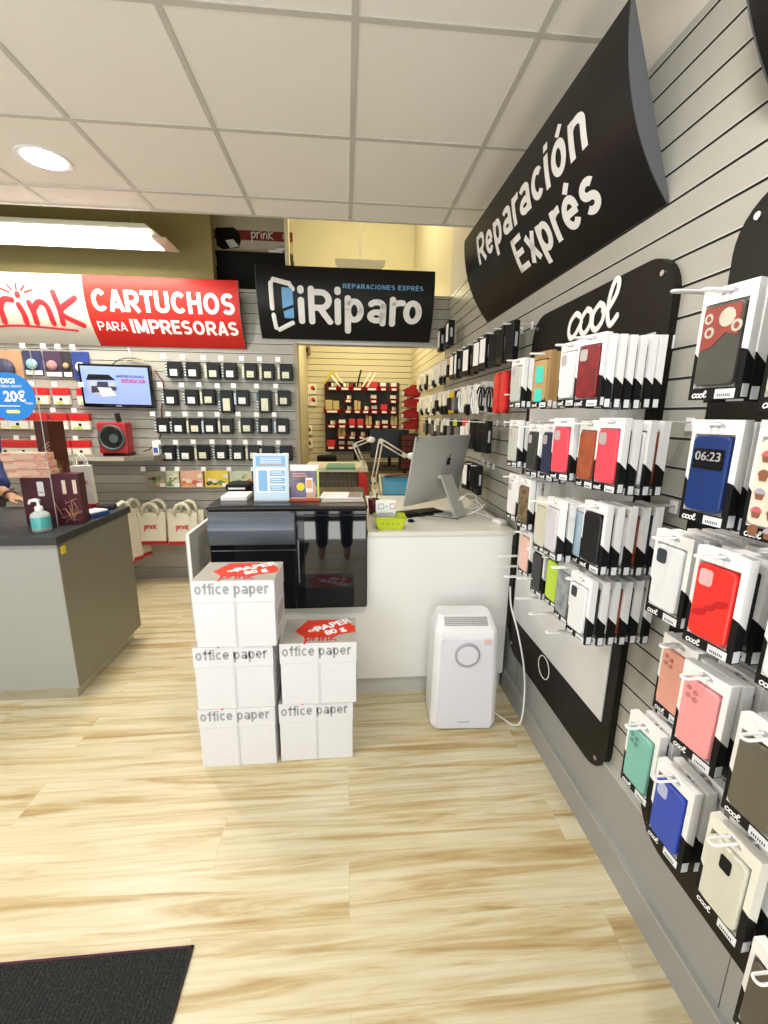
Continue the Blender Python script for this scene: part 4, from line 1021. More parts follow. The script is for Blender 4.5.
mb = MB(); mb.cyl((-0.005,-0.094,0.145),(-0.005,-0.090,0.145),0.086,GLOSSB,n=32); mb.cyl((0.01,-0.10,0.14),(0.01,-0.09,0.14),0.034,mat('cone_green_grey',(0.07,0.10,0.08),0.3),n=24); mb.build('cone',t)
t = thing('remote_control','small black remote leaning on top of the red speaker','remote control',(-1.83,3.72,1.3915))
mb = MB(); mb.box((0,0,0.034),(0.04,0.012,0.072),BLACKM,rot=(radians(-6),radians(-14),0),bev=0.003); mb.build('body',t)
t = thing('small_carton','small white carton with a blue print at the end of the shelf','carton',(-1.585,3.79,1.1255))
mb = MB(); mb.box2((-0.025,-0.02,0),(0.025,0.02,0.115),W,bev=0.002); mb.build('box',t)
mb = MB(); mb.box2((-0.018,-0.0212,0.015),(0.016,-0.02,0.06),mat('print_blue',(0.03,0.08,0.35),0.4)); mb.build('print',t)
# printed paper bags hanging on the back wall
PAPER = mat('bag_paper',(0.74,0.69,0.55),0.7); BRED = mat('bag_red_base',(0.50,0.02,0.03),0.5)
def paper_bag(w=0.24,h=0.27,d=0.06,logo=True):
    t = thing('paper_bag','x','paper bag',(0,0,0))
    mb = MB(); mb.prism([(-w/2,-d,0.03),(w/2,-d,0.03),(w/2,-d*0.5,h),(-w/2,-d*0.5,h)],(0,d*0.45,0),PAPER); mb.build('body',t)
    mb = MB(); mb.box2((-w/2-0.001,-d-0.001,0),(w/2+0.001,-d*0.5+0.001,0.032),BRED); mb.build('base_band',t)
    for yy in (-0.032,-0.018):
        mb = MB(); mb.tube([(-w*0.26,yy,h-0.015),(-w*0.25,yy,h+0.035),(-w*0.16,yy,h+0.07),(0,yy,h+0.085),(w*0.16,yy,h+0.07),(w*0.25,yy,h+0.035),(w*0.26,yy,h-0.015)],0.014,PAPER,n=6); mb.build('handle',t)
    if logo: prink_obj(t,TXTR,(0,-d*0.83,h*0.56),0.026,rot=(radians(8)*-1,0,0),w=0.3)
    return t
bg = None
for i,(x,y,z,sc,lab) in enumerate(((-1.655,3.73,0.372,1,'front paper bag with red base and logo, farther from the counter stand'),(-1.625,3.81,0.385,1,'paper bag hung behind the farther logo bag'),
    (-1.395,3.73,0.366,1,'front paper bag with red base and logo, nearer the white counter'),(-1.365,3.81,0.375,1,'paper bag hung behind the nearer logo bag'),(-1.345,3.855,0.372,1,'rearmost paper bag beside the white counter'))):
    if i == 4: continue
    if bg is None: bg = paper_bag(); bg.location = (x,y,z); bg['label'] = lab; bg['group'] = 'paper bags hung on the back wall'
    else: dup(bg,(x,y,z),0,lab)
# tall bags side-on behind the grey counter
tb = None
for i in range(3):
    lab = f'tall side-on paper bag with a red base, {["nearest","middle","farthest"][i]} behind the grey counter'
    if tb is None:
        tb = paper_bag(0.20,0.42,0.07,False); tb['group'] = 'tall paper bags behind the grey counter'
        tb.location = (-1.855,3.48,0.245); tb.rotation_euler = (0,0,radians(62)); tb['label'] = lab
    else: dup(tb,(-1.855+0.02*i,3.48+0.12*i,0.255),radians(62),lab)

# ================================================================== BACK ROOM
t = thing('bin_rack','dark louvred wall panel carrying rows of red parts bins','rack',(0.22,YBB-0.006,1.40))
LV = mat('louvre_grey',(0.06,0.066,0.07),0.5,spec=0.3)
mb = MB(); mb.box2((-0.50,-0.02,-0.42),(0.50,0,0.50),LV)
for k in range(18): mb.box2((-0.49,-0.028,-0.40+k*0.05),(0.49,-0.02,-0.39+k*0.05),LV)
mb.build('louvre_panel',t)
def bin_(w, content):
    t = thing('parts_bin','x','parts bin',(0,0,0))
    mb = MB(); h, d = 0.085, 0.14
    mb.prism([(-w/2,0,0),(-w/2,-d,0),(-w/2,-d-0.015,h*0.55),(-w/2,-0.07,h),(-w/2,0,h)],(0.004,0,0),REDB); mb.prism([(w/2-0.004,0,0),(w/2-0.004,-d,0),(w/2-0.004,-d-0.015,h*0.55),(w/2-0.004,-0.07,h),(w/2-0.004,0,h)],(0.004,0,0),REDB)
    mb.box2((-w/2,-d,0),(w/2,0,0.004),REDB); mb.box2((-w/2,-0.004,0),(w/2,0,h),REDB)
    mb.prism([(-w/2,-d,0),(w/2,-d,0),(w/2,-d-0.015,h*0.55),(-w/2,-d-0.015,h*0.55)],(0,0.004,0),REDB); mb.build('tray',t)
    mb = MB(); mb.box2((-w*0.3,-d-0.018,0.008),(w*0.3,-d-0.012,0.034),LABELM); mb.build('label_strip',t)
    mb = MB()
    TAN = mat('tan_goods',(0.52,0.42,0.20),0.6)
    if content == 'tan':
        mb.box2((-w*0.4,-0.10,0.01),(w*0.02,-0.05,0.17),TAN,bev=0.006); mb.box2((w*0.06,-0.11,0.01),(w*0.42,-0.05,0.16),TAN,bev=0.006)
    elif content == 'white': mb.box((0,-0.09,0.075),(w*0.75,0.02,0.045),W,rot=(0,radians(22),0)) if False else mb.box((0,-0.09,0.085),(w*0.75,0.02,0.045),W,bev=0.002)
    elif content == 'red': mb.box2((-w*0.42,-0.12,0.01),(w*0.42,-0.02,0.12),cm('red_carton',(0.60,0.03,0.03)),bev=0.003)
    else:
        for q in range(3): mb.box((-w*0.25+w*0.25*q,-0.08,0.06),(0.03,0.05,0.07),[BLACKM,W,TAN][q],bev=0.002)
    mb.build('contents',t)
    return t
BP = {}
def put_bin(x,y,z,w,c,lab,rz=0):
    key=(w,c)
    if key not in BP: b=bin_(w,c); BP[key]=b; b.location=(x,y,z); b.rotation_euler=(0,0,rz); b['label']=lab; b['group']='red parts bins in the back room'
    else: b=dup(BP[key],(x,y,z),rz,lab)
    if rz: b.scale = (1.25,1.15,1.45)
    else: b.scale = (1,1,1)
BR = {'top row':(1.78,[(-0.17,0.15,'mix'),(-0.01,0.15,'mix'),(0.15,0.15,'mix'),(0.34,0.18,'red'),(0.49,0.10,'white'),(0.63,0.10,'white')]),
      'second row':(1.49,[(-0.18,0.22,'tan'),(0.03,0.10,'mix'),(0.15,0.10,'tan'),(0.26,0.10,'mix'),(0.375,0.10,'white'),(0.505,0.10,'red'),(0.625,0.10,'mix')]),
      'high middle row':(1.625,[(0.03,0.10,'mix'),(0.365,0.10,'white'),(0.625,0.10,'white')]),
      'third row':(1.30,[(-0.19,0.13,'mix'),(-0.05,0.12,'white'),(0.08,0.10,'red'),(0.19,0.10,'red'),(0.30,0.10,'tan'),(0.41,0.10,'mix'),(0.52,0.10,'white'),(0.64,0.10,'tan')]),
      'fourth row':(1.155,[(-0.06,0.12,'tan'),(0.08,0.10,'mix'),(0.21,0.10,'mix'),(0.335,0.10,'mix')]),
      'lowest row':(1.02,[(-0.20,0.13,'red'),(-0.06,0.10,'white'),(0.06,0.10,'white')])}
dsc = {'mix':'assorted small parts','red':'a red carton','white':'white labels','tan':'tan packets'}
for rn,(z,bs) in BR.items():
    for i,(x,w,c) in enumerate(bs):
        put_bin(x,YBB-0.038,z,w,c,f'red parts bin with {dsc[c]}, rack {rn}, {["first","second","third","fourth","fifth","sixth","seventh","eighth"][i]} from the jamb')
# long thin items leaning in the top bins
t = thing('yellow_folder','yellow bent folder standing in the first top bin','folder',(-0.17,YBB-0.13,1.80))
mb = MB(); mb.prism([(-0.12,0,0.06),(-0.10,0,0.06),(0.0,0,0.20),(0.0,0,0.24),(-0.01,0,0.24)],(0,0.05,0),mat('folder_yellow',(0.62,0.46,0.05),0.5)); mb.prism([(0.0,0,0.20),(0.08,0,0.10),(0.09,0,0.12),(0.0,0,0.24)],(0,0.05,0),mat('folder_yellow',(0.62,0.46,0.05),0.5)); mb.build('sheet',t)
for i,(x,lean,c,lab) in enumerate(((-0.05,-38,W,'white strip leaning from the yellow folder into the next bin'),(0.02,-38,CREAMC,'cream strip leaning beside the white one in the top bins'),(0.14,14,BLACKM,'dark strip standing in the third top bin'),(0.20,30,CREAMC,'cream strip leaning outward from the third top bin'),(0.26,32,CREAMC,'outermost cream strip in the third top bin'))):
    t = thing('parts_strip',lab,'strip',(x,YBB-0.12-0.012*i,1.80)); t['group'] = 'strips leaning in the top bins'
    mb = MB(); mb.box((0,0,0.13),(0.022,0.008,0.24),c,bev=0.001); o = mb.build('strip',t); o.rotation_euler = (0,radians(lean),0)
# red bins stacked by the right wall, seen from the side
for i,(z,lab) in enumerate(((1.70,'topmost'),(1.57,'second'),(1.44,'third'),(1.31,'lowest'))):
    put_bin(0.865,5.28+0.02*i,z,0.15,'mix',f'red parts bin on the slatted side wall of the back room, {lab} of four',RW)
# small hanging packs on the far wall beside the jamb
hp = None
for i,(x,z) in enumerate(((-0.52,1.86),(-0.43,1.865),(-0.53,1.72),(-0.43,1.715),(-0.50,1.33),(-0.50,1.15))):
    lab = f'red and white pack on the far wall, {["top pair","top pair nearer the bins","second pair","second pair nearer the bins","upper single one","lower single one"][i]}'
    if hp is None:
        hp = thing('hanging_pack',lab,'pack',(x,YBB-0.004,z),0,'small packs on the far wall'); h = 0.13
        mb = MB(); mb.box2((-0.045,-0.02,-h),(0.045,0,0),CREAMC,bev=0.002); mb.build('card',hp)
        mb = MB(); mb.cyl((-0.005,-0.0205,-0.05),(-0.005,-0.024,-0.05),0.026,RED,n=14); mb.cyl((0.01,-0.0205,-0.065),(0.01,-0.026,-0.065),0.015,BLACKM,n=12); mb.build('print',hp)
    else: dup(hp,(x,YBB-0.004,z),0,lab)
t = thing('camera_unit','small brown camera fixed high on the cream back-room wall','camera',(-0.50,YBB-0.005,2.30))
mb = MB(); mb.box((0,-0.05,-0.02),(0.09,0.10,0.10),mat('unit_brown',(0.20,0.15,0.08),0.5),rot=(0,0,0),bev=0.01); mb.build('body',t)
mb = MB(); mb.cyl((0,-0.10,-0.02),(0,-0.115,-0.02),0.03,BLACKM,n=16); mb.build('lens',t)
# dark monitor and goods on the far bench
t = thing('rear_bench','dark workbench along the far back-room wall','bench',(0.1,5.62,0))
DW = mat('bench_dark',(0.05,0.042,0.035),0.5)
mb = MB(); mb.box2((-0.50,-0.35,0.80),(0.74,0.34,0.84),DW); mb.build('top',t)
for x in (-0.47,0.71):
    for y in (-0.32,0.30):
        mb = MB(); mb.box2((x-0.02,y-0.02,0),(x+0.02,y+0.02,0.80),DW); mb.build('leg',t)
t = thing('dark_monitor','dark monitor switched off under the parts rack','monitor',(0.54,5.40,0.8405))
mb = MB(); mb.box2((-0.24,-0.02,0.11),(0.24,0.02,0.46),mat('monitor_dark',(0.02,0.023,0.035),0.3),bev=0.005); mb.build('housing',t)
mb = MB(); mb.box2((-0.225,-0.0215,0.125),(0.225,-0.020,0.445),mat('screen_dark_blue',(0.035,0.045,0.08),0.15)); mb.build('screen',t)
mb = MB(); mb.box2((-0.09,-0.07,0),(0.09,0.07,0.012),BLACKM); mb.box2((-0.02,-0.01,0.01),(0.02,0.01,0.12),BLACKM); mb.build('stand',t)
t = thing('parts_cabinet','dark cabinet with brown-red drawers at the wall end of the far bench','cabinet',(0.74,5.16,0.8405))
mb = MB(); mb.box2((-0.10,-0.10,0),(0.10,0.12,0.42),BLACKM,bev=0.004); mb.build('body',t)
for i in range(3):
    for j in range(6):
        mb = MB(); mb.box2((-0.092+0.062*i,-0.105,0.012+0.067*j),(-0.036+0.062*i,-0.10,0.070+0.067*j),mat('drawer_brown_red',(0.09,0.015,0.012),0.4),bev=0.002); mb.build('drawer',t)
t = thing('toolbox','black toolbox on the far bench below the bins','toolbox',(-0.24,5.45,0.8405))
mb = MB(); mb.box2((-0.12,-0.08,0),(0.12,0.08,0.13),BLACKM,bev=0.008); mb.build('body',t)
mb = MB(); mb.tube([(-0.05,0,0.13),(-0.05,0,0.16),(0.05,0,0.16),(0.05,0,0.13)],0.006,CHROME,n=6); mb.build('handle',t)
t = thing('microscope','small cream and black bench microscope by the toolbox','microscope',(0.12,5.42,0.8405))
mb = MB(); mb.box2((-0.07,-0.06,0),(0.07,0.08,0.02),mat('instrument_cream',(0.6,0.55,0.38),0.4),bev=0.004); mb.box2((-0.02,0.04,0.02),(0.02,0.08,0.22),mat('instrument_cream',(0.6,0.55,0.38),0.4),bev=0.004); mb.build('stand',t)
mb = MB(); mb.cyl((0,-0.02,0.08),(0,0.02,0.24),0.028,BLACKM,n=16); mb.cyl((0,0.045,0.19),(0,-0.06,0.19),0.02,BLACKM,n=12); mb.build('head',t)
# ================================================================== GREY COUNTER AND WHAT STANDS ON IT
t = thing('display_counter','grey counter with a dark worktop and a pale kick strip','counter',(-2.215,2.45,0))
CG = mat('counter_grey',(0.34,0.345,0.32),0.38,var=0.02); CTOP = mat('counter_top_dark',(0.045,0.047,0.048),0.45,spec=0.3,var=0.05)
CSIDE = mat('counter_side_shaded',(0.20,0.19,0.14),0.35,var=0.02)  # side face of the grey body, its shade put into the colour
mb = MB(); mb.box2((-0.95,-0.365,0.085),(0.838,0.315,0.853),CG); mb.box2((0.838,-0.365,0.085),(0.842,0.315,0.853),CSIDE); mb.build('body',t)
mb = MB(); mb.box2((-0.95,-0.385,0.853),(0.855,0.33,0.893),CTOP,bev=0.002); mb.build('worktop',t)
mb = MB(); mb.box2((-0.95,-0.325,0),(0.80,0.29,0.085),CHROME); mb.build('kick_strip',t)
mb = MB(); mb.box2((0.842,-0.345,0.795),(0.848,-0.315,0.835),mat('tag_yellow',(0.80,0.55,0.02),0.4),bev=0.002); mb.build('yellow_tag',t)
ZT = 0.8935
# clear screen with the round offer sticker
t = thing('acrylic_screen','clear acrylic screen carrying a round blue 20 euro offer sticker','screen',(-1.94,2.262,ZT))
mb = MB(); mb.box2((-0.55,-0.002,0.0),(0.47,0.002,0.86),CLEAR); mb.build('pane',t)
mb = MB(); mb.box2((0.4695,-0.0022,0.0),(0.4715,0.0022,0.86),mat('acrylic_edge',(0.75,0.74,0.66),0.2,alpha=0.55)); mb.build('edge_strip',t)
for x in (-0.4,0.41):
    mb = MB(); mb.box2((x-0.004,-0.09,0),(x+0.004,-0.0025,0.07),CLEAR); mb.build('foot',t)
mb = MB(); mb.cyl((0.353,-0.0025,0.640),(0.353,-0.0045,0.640),0.112,mat('sticker_blue',(0.01,0.20,0.62),0.4,var=0.1,vscale=3),n=48); st_ = mb.build('round_sticker',t)
lettering('DIGI',0.032,TXTW,st_,(0.353,-0.005,0.712),bold=0.001,name='lettering')
lettering('FIBRA SMART',0.016,TXTW,st_,(0.365,-0.005,0.688))
lettering('Gb',0.046,TXTW,st_,(0.268,-0.005,0.648),bold=0.001)
lettering('Fibra',0.02,TXTW,st_,(0.275,-0.005,0.620))
lettering('20€',0.066,TXTW,st_,(0.373,-0.005,0.640),bold=0.0018,sx=0.9)
lettering('/mes',0.018,TXTW,st_,(0.432,-0.005,0.612))
mb = MB(); mb.prism(rrect(0.10,0.004,0.002,0.34,0.598,3,y=-0.0055),(0,0.0008,0),TXTW); mb.prism(rrect(0.062,0.016,0.007,0.355,0.572,4,y=-0.0055),(0,0.0008,0),mat('sticker_yellow',(0.75,0.72,0.25),0.4)); mb.build('marks',st_)
# sanitiser bottle
t = thing('sanitiser_bottle','clear pump bottle of turquoise hand gel on the dark worktop','bottle',(-1.494,2.185,ZT))
GEL = mat('gel_turquoise',(0.10,0.52,0.52),0.15,trans=0.25)
mb = MB(); mb.lathe([(0.0,0.0),(0.036,0.0),(0.040,0.004),(0.040,0.016),(0.0405,0.018)],mat('bottle_base_clear',(0.62,0.66,0.64),0.1,trans=0.5),n=28)
mb.lathe([(0.040,0.016),(0.040,0.078),(0.037,0.088),(0.024,0.098),(0.014,0.103),(0.014,0.112)],mat('bottle_shoulder',(0.66,0.72,0.70),0.15,trans=0.3),n=28); mb.build('bottle',t)
mb = MB(); mb.lathe([(0.0412,0.020),(0.0412,0.074)],GEL,n=28); mb.build('gel_label',t)
mb = MB(); mb.lathe([(0.016,0.103),(0.017,0.105),(0.017,0.122),(0.010,0.126),(0.006,0.128),(0.006,0.148),(0.0,0.148)],W,n=20)
mb.tube([(0.008,0,0.150),(-0.010,-0.004,0.155),(-0.030,-0.008,0.152),(-0.036,-0.010,0.136)],[0.009,0.009,0.007,0.005],W,n=8); mb.build('pump',t)
# gift boxes
MAR = mat('carton_maroon',(0.065,0.012,0.020),0.45,spec=0.2); MARD = ramp_mat('carton_dark_floral',[(0.0,(0.05,0.018,0.010)),(0.55,(0.09,0.03,0.015)),(0.68,(0.42,0.25,0.11)),(0.8,(0.10,0.02,0.02))],9,rough=0.4,spec=0.2)
GOLD = mat('print_rose_gold',(0.50,0.26,0.15),0.35,0.3)
t = thing('gift_carton','tall maroon carton with a floral side, rising behind the rest','carton',(-1.57,2.47,ZT),radians(-28))
mb = MB(); mb.box2((-0.055,-0.04,0),(0.055,0.04,0.525),MAR,bev=0.001); mb.box2((0.055,-0.0405,0),(0.057,0.0405,0.526),MARD); mb.box2((-0.0565,-0.04,0),(-0.055,0.04,0.526),mat('carton_slate',(0.06,0.075,0.075),0.4)); mb.build('box',t)
mb = MB()
for q in range(4): mb.tube([(-0.03+0.012*q,-0.0415,0.33),(-0.01+0.012*q,-0.0415,0.385-0.01*q),(0.05,-0.0415,0.42-0.018*q)],0.0025,GOLD,n=4)
mb.build('gold_print',t)
t = thing('gift_carton','squat maroon carton with one pale label under the pink boxes','carton',(-1.625,2.37,ZT),radians(4))
mb = MB(); mb.box2((-0.035,-0.045,0),(0.105,0.045,0.243),MAR,bev=0.001); mb.build('box',t)
mb = MB(); mb.prism(rrect(0.030,0.075,0.004,0.055,0.185,3,y=-0.0465),(0,0.001,0),LABELM); mb.box2((0.045,-0.0475,0.165),(0.065,-0.0464,0.170),TXTR); mb.build('pale_label',t)
t = thing('gift_carton','maroon carton with two pale labels and rose-gold lines in front','carton',(-1.450,2.365,ZT),radians(10))
mb = MB(); mb.box2((-0.062,-0.04,0),(0.062,0.04,0.262),MAR,bev=0.001); mb.build('box',t)
mb = MB()
for x in (-0.008,0.04): mb.prism(rrect(0.017,0.072,0.003,x,0.195,3,y=-0.0412),(0,0.001,0),mat('label_sand',(0.62,0.50,0.38),0.5))
mb.build('pale_labels',t)
mb = MB(); r = random.Random(3)
for q in range(9):
    pts = [(-0.06+0.12*r.random(),-0.0415,0.005+0.13*r.random()) for _ in range(3)]; mb.tube(pts,0.002,GOLD,n=4)
mb.build('gold_print',t)
PK = ramp_mat('carton_pink_floral',[(0.0,(0.72,0.42,0.28)),(0.45,(0.78,0.52,0.36)),(0.55,(0.66,0.24,0.20)),(0.7,(0.72,0.56,0.36)),(0.85,(0.40,0.36,0.16))],11,rough=0.45,stretch=(1,1,3))
pb = None
for i in range(3):
    lab = f'slim pink floral carton stacked on the squat maroon one, {["lowest","middle","topmost"][i]} of three'
    loc = (-1.605-0.006*i,2.355-0.004*i,ZT+0.2445+0.0425*i)
    if pb is None:
        pb = thing('soap_carton',lab,'carton',loc,radians(-1),'slim pink cartons'); mb = MB(); mb.box2((-0.105,-0.035,0),(0.105,0.035,0.041),PK,bev=0.0015); mb.build('box',pb)
        mb = MB(); mb.prism(rrect(0.10,0.018,0.008,0,0.021,4,y=-0.0358),(0,0.001,0),mat('label_rose',(0.76,0.46,0.36),0.5)); mb.build('oval_label',pb)
    else: dup(pb,loc,radians(-1+i),lab)
t = thing('paper_bag','standing white logo bag with a red base on the grey counter','paper bag',(-1.565,2.69,ZT),radians(12))
mb = MB(); mb.prism([(-0.055,-0.03,0.035),(0.055,-0.03,0.035),(0.048,-0.03,0.265),(-0.05,-0.03,0.265)],(0,0.055,0),mat('bag_white',(0.80,0.78,0.72),0.6)); mb.build('body',t)
mb = MB(); mb.box2((-0.057,-0.031,0),(0.057,0.026,0.037),BRED); mb.build('base_band',t)
for y in (-0.024,0.02):
    mb = MB(); mb.tube([(-0.028,y,0.26),(-0.026,y,0.30),(0,y,0.335),(0.026,y,0.30),(0.028,y,0.26)],0.0045,mat('bag_white',(0.80,0.78,0.72),0.6),n=6); mb.build('handle',t)
prink_obj(t,TXTR,(0,-0.0305,0.165),0.017,w=0.28)
t = thing('white_carton','low white carton between the maroon box and the white bag','carton',(-1.655,2.62,ZT)); mb = MB(); mb.box2((-0.06,-0.04,0),(0.045,0.04,0.245),W,bev=0.002); mb.build('box',t)
t = tag(MB().build('x'),'x','x'); bpy.data.objects.remove(t)
t = thing('card_box','flat blue and white box of cards near the worktop corner','box',(-1.425,2.50,ZT),radians(-20))
mb = MB(); mb.box2((-0.05,-0.06,0),(0.05,0.06,0.026),mat('box_deep_blue',(0.02,0.06,0.20),0.4),bev=0.002); mb.box2((-0.045,-0.055,0.026),(0.045,0.055,0.034),W,bev=0.001); mb.build('box',t)
t = thing('wallet','black folded wallet lying at the back edge of the grey counter','wallet',(-1.46,2.70,ZT),radians(15))
mb = MB(); mb.box2((-0.07,-0.04,0),(0.05,0.04,0.022),BLACKM,bev=0.006); mb.build('cover',t)
mb = MB(); mb.box2((-0.02,-0.043,0.004),(0.05,-0.038,0.016),mat('dark_blue_cloth',(0.02,0.04,0.12),0.5)); mb.build('edge',t)

# ================================================================== WHITE COUNTER WITH THE BLACK CABINET
CW = mat('counter_white',(0.82,0.82,0.78),0.32,var=0.015)
t = thing('reception_counter','long white counter standing against the slatted wall','counter',(0.2,2.5,0))
mb = MB(); mb.box2((-0.10,-0.46,0.10),(0.640,0.52,0.885),CW); mb.box2((-0.595,-0.46,0.10),(-0.10,0.20,0.522),CW); mb.build('body',t)
mb = MB(); mb.box2((-0.098,-0.468,0.885),(0.648,0.52,0.907),mat('counter_white_top',(0.72,0.71,0.63),0.3,var=0.02),bev=0.001); mb.build('worktop',t)
mb = MB(); mb.box2((-0.585,-0.44,0),(0.635,0.50,0.10),mat('counter_kick',(0.55,0.55,0.51),0.3)); mb.build('kick_board',t)
t = thing('end_panel','thin white end panel rising beside the stack of paper boxes','panel',(-0.757,2.2,0)); mb = MB(); mb.box2((-0.008,-0.155,0),(0.008,0.36,0.905),CW,bev=0.001); mb.build('board',t)
mb = MB(); mb.box2((-0.0095,-0.157,0),(-0.0075,0.36,0.905),mat('panel_edge_grey',(0.5,0.5,0.46),0.4)); mb.build('edge',t)
t = thing('black_cabinet','glossy black cabinet with a curved reflection-toned shutter and a glass door','cabinet',(-0.274,2.30,0.524))
mb = MB(); mb.box2((-0.372,-0.29,0),(0.370,0.24,0.500),GLOSSB,bev=0.004); mb.build('body',t)
mb = MB(); vs = mb.box2((-0.378,-0.298,0.500),(0.376,0.245,0.526),mat('cabinet_lid',(0.008,0.008,0.009),0.25),bev=0.012); mb.build('lid',t)
SH = mat('shutter_reflection_tint',(0.085,0.105,0.13),0.2,var=0.06)  # blue-grey base colour stands in for the reflected ceiling
mb = MB(); N = 10; pr = [(-0.292-0.030*sin(pi*k/N)**0.8, 0.335+0.155*k/N) for k in range(N+1)]
mb.prism([(-0.366,y,z) for y,z in pr]+[(-0.366,-0.285,0.49),(-0.366,-0.285,0.335)],(0.395,0,0),SH); mb.build('curved_shutter',t)
mb = MB(); mb.box2((0.07,-0.300,0.012),(0.366,-0.291,0.480),mat('black_glass',(0.003,0.004,0.006),0.03,spec=0.9,var=0),bev=0.002); mb.build('glass_door',t)
mb = MB(); mb.box((0.043,-0.296,0.21),(0.007,0.010,0.17),mat('reflection_and_trim_steel',(0.16,0.17,0.18),0.3,0.8),rot=(0,radians(13),0),bev=0.001) if False else mb.box2((0.038,-0.300,0.14),(0.046,-0.290,0.36),mat('reflection_and_trim_steel',(0.16,0.17,0.18),0.3,0.8),bev=0.001); mb.build('handle',t)  # bar standing in for a light reflection streak on the black front
mb = MB(); mb.box2((-0.365,-0.2925,0.305),(0.03,-0.290,0.309),mat('reflection_and_trim_steel',(0.16,0.17,0.18),0.3,0.8)); mb.build('trim_line',t)
ZL = 0.524+0.5265
t = thing('leaflet_stand','white and pale blue upright price stand on the black cabinet','stand',(-0.363,2.10,ZL))
mb = MB(); mb.box((0,0,0.117),(0.168,0.006,0.232),W,rot=None,bev=0.001); o = mb.build('sheet',t); o.rotation_euler = (radians(-5),0,0)
LB = mat('print_pale_blue',(0.22,0.46,0.72),0.5); LB2 = mat('print_ice',(0.55,0.70,0.82),0.5)
mb = MB(); mb.box2((-0.082,-0.0042,0.004),(0.082,-0.0032,0.228),LB2)
mb.box2((-0.070,-0.005,0.172),(0.068,-0.004,0.220),LB); mb.box2((-0.06,-0.0056,0.174),(0.06,-0.005,0.183),TXTG)
mb.box2((-0.070,-0.005,0.045),(0.070,-0.004,0.163),W); mb.box2((-0.060,-0.0056,0.052),(-0.018,-0.005,0.152),LB)
for k in range(3): (mb.box2((-0.006,-0.0056,0.052+0.036*k),(0.066,-0.005,0.080+0.036*k),LB), mb.box2((0.0,-0.006,0.070+0.036*k),(0.05,-0.0055,0.074+0.036*k),TXTW), mb.box2((0.0,-0.006,0.060+0.036*k),(0.06,-0.0055,0.063+0.036*k),TXTW))
for k in range(5): mb.box2((-0.05,-0.0052,0.178+0.008*k),(0.05,-0.005,0.181+0.008*k),TXTW)
o = mb.build('printed_panel',t); o.rotation_euler = (radians(-5),0,0)
mb = MB(); mb.box2((-0.084,-0.02,0),(0.084,0.05,0.006),CLEAR); mb.build('base',t)
t = thing('leaflet_stand','small stand with orange foot and a picture of a hand holding a phone','stand',(-0.205,2.125,ZL))
mb = MB(); mb.box2((-0.068,-0.003,0.010),(0.070,0.003,0.178),W,bev=0.001); o = mb.build('sheet',t)
mb = MB(); mb.box2((-0.068,-0.0045,0.016),(0.060,-0.0032,0.148),ramp_mat('print_violet',[(0.3,(0.07,0.05,0.14)),(0.6,(0.20,0.17,0.26)),(0.8,(0.36,0.32,0.30))],14,rough=0.4))
mb.box2((0.058,-0.0045,0.012),(0.070,-0.0032,0.16),mat('print_lime',(0.55,0.68,0.15),0.5)); mb.cyl((-0.020,-0.0045,0.07),(-0.020,-0.0055,0.07),0.020,mat('print_yellow',(0.82,0.66,0.03),0.5),n=18)
mb.prism([(0.005,-0.0052,0.012),(0.05,-0.0052,0.012),(0.058,-0.0052,0.06),(0.045,-0.0052,0.095),(0.01,-0.0052,0.06)],(0,0.0006,0),mat('print_skin',(0.62,0.36,0.24),0.5))
mb.box((0.022,-0.0062,0.078),(0.034,0.001,0.072),W); mb.box((0.022,-0.0070,0.083),(0.026,0.001,0.042),mat('print_orange',(0.75,0.38,0.14),0.5))
for k in range(2): mb.box2((-0.058,-0.0052,0.132-0.012*k),(0.005+0.01*k,-0.0045,0.137-0.012*k),mat('print_orange',(0.75,0.38,0.14),0.5))
mb.build('picture_print',t)
mb = MB(); mb.box2((-0.074,-0.012,0),(0.074,0.05,0.012),mat('foot_orange',(0.55,0.12,0.05),0.4)); mb.build('foot',t)
t = thing('paper_pile','low pile of white paper on the black cabinet by the price stand','paper pile',(-0.585,2.22,ZL)); mb = MB(); mb.box2((-0.03,-0.09,0),(0.095,0.06,0.020),W,bev=0.001); mb.build('sheets',t)
t = thing('magazine','lower magazine lying on the black cabinet beside the leaflet stand','magazine',(-0.04,2.22,ZL),radians(3),'magazines on the black cabinet')
mb = MB(); mb.box2((-0.09,-0.14,0),(0.12,0.03,0.006),mat('magazine_grey_pink',(0.58,0.52,0.50),0.4)); mb.box2((-0.07,-0.1,0.008),(0.11,-0.02,0.0085),W); mb.build('cover',t)
t = thing('magazine','upper white magazine lying on the cabinet with dark strip','magazine',(-0.045,2.26,ZL+0.0092),radians(-4),'magazines on the black cabinet')
mb = MB(); mb.box2((-0.08,-0.14,0),(0.13,0.02,0.006),W); mb.box2((0.06,-0.139,0.006),(0.128,0.02,0.0066),mat('magazine_taupe',(0.25,0.21,0.18),0.4)); mb.build('cover',t)
t = thing('label_printer','black rounded device at the rear left corner of the cabinet top','device',(-0.60,2.44,ZL)); mb = MB(); mb.box2((-0.06,-0.07,0),(0.07,0.07,0.045),BLACKM,bev=0.018); mb.build('case',t)
mb = MB(); mb.box2((-0.04,-0.072,0.015),(0.05,-0.069,0.025),W); mb.build('paper_slot',t)

# things on the white worktop
ZW = 0.9075
t = thing('desktop_computer','silver desktop computer seen from behind on the white worktop','computer',(0.53,2.44,ZW),radians(41))
ALU = mat('aluminium_matt',(0.50,0.50,0.465),0.36,0.35,var=0.02)
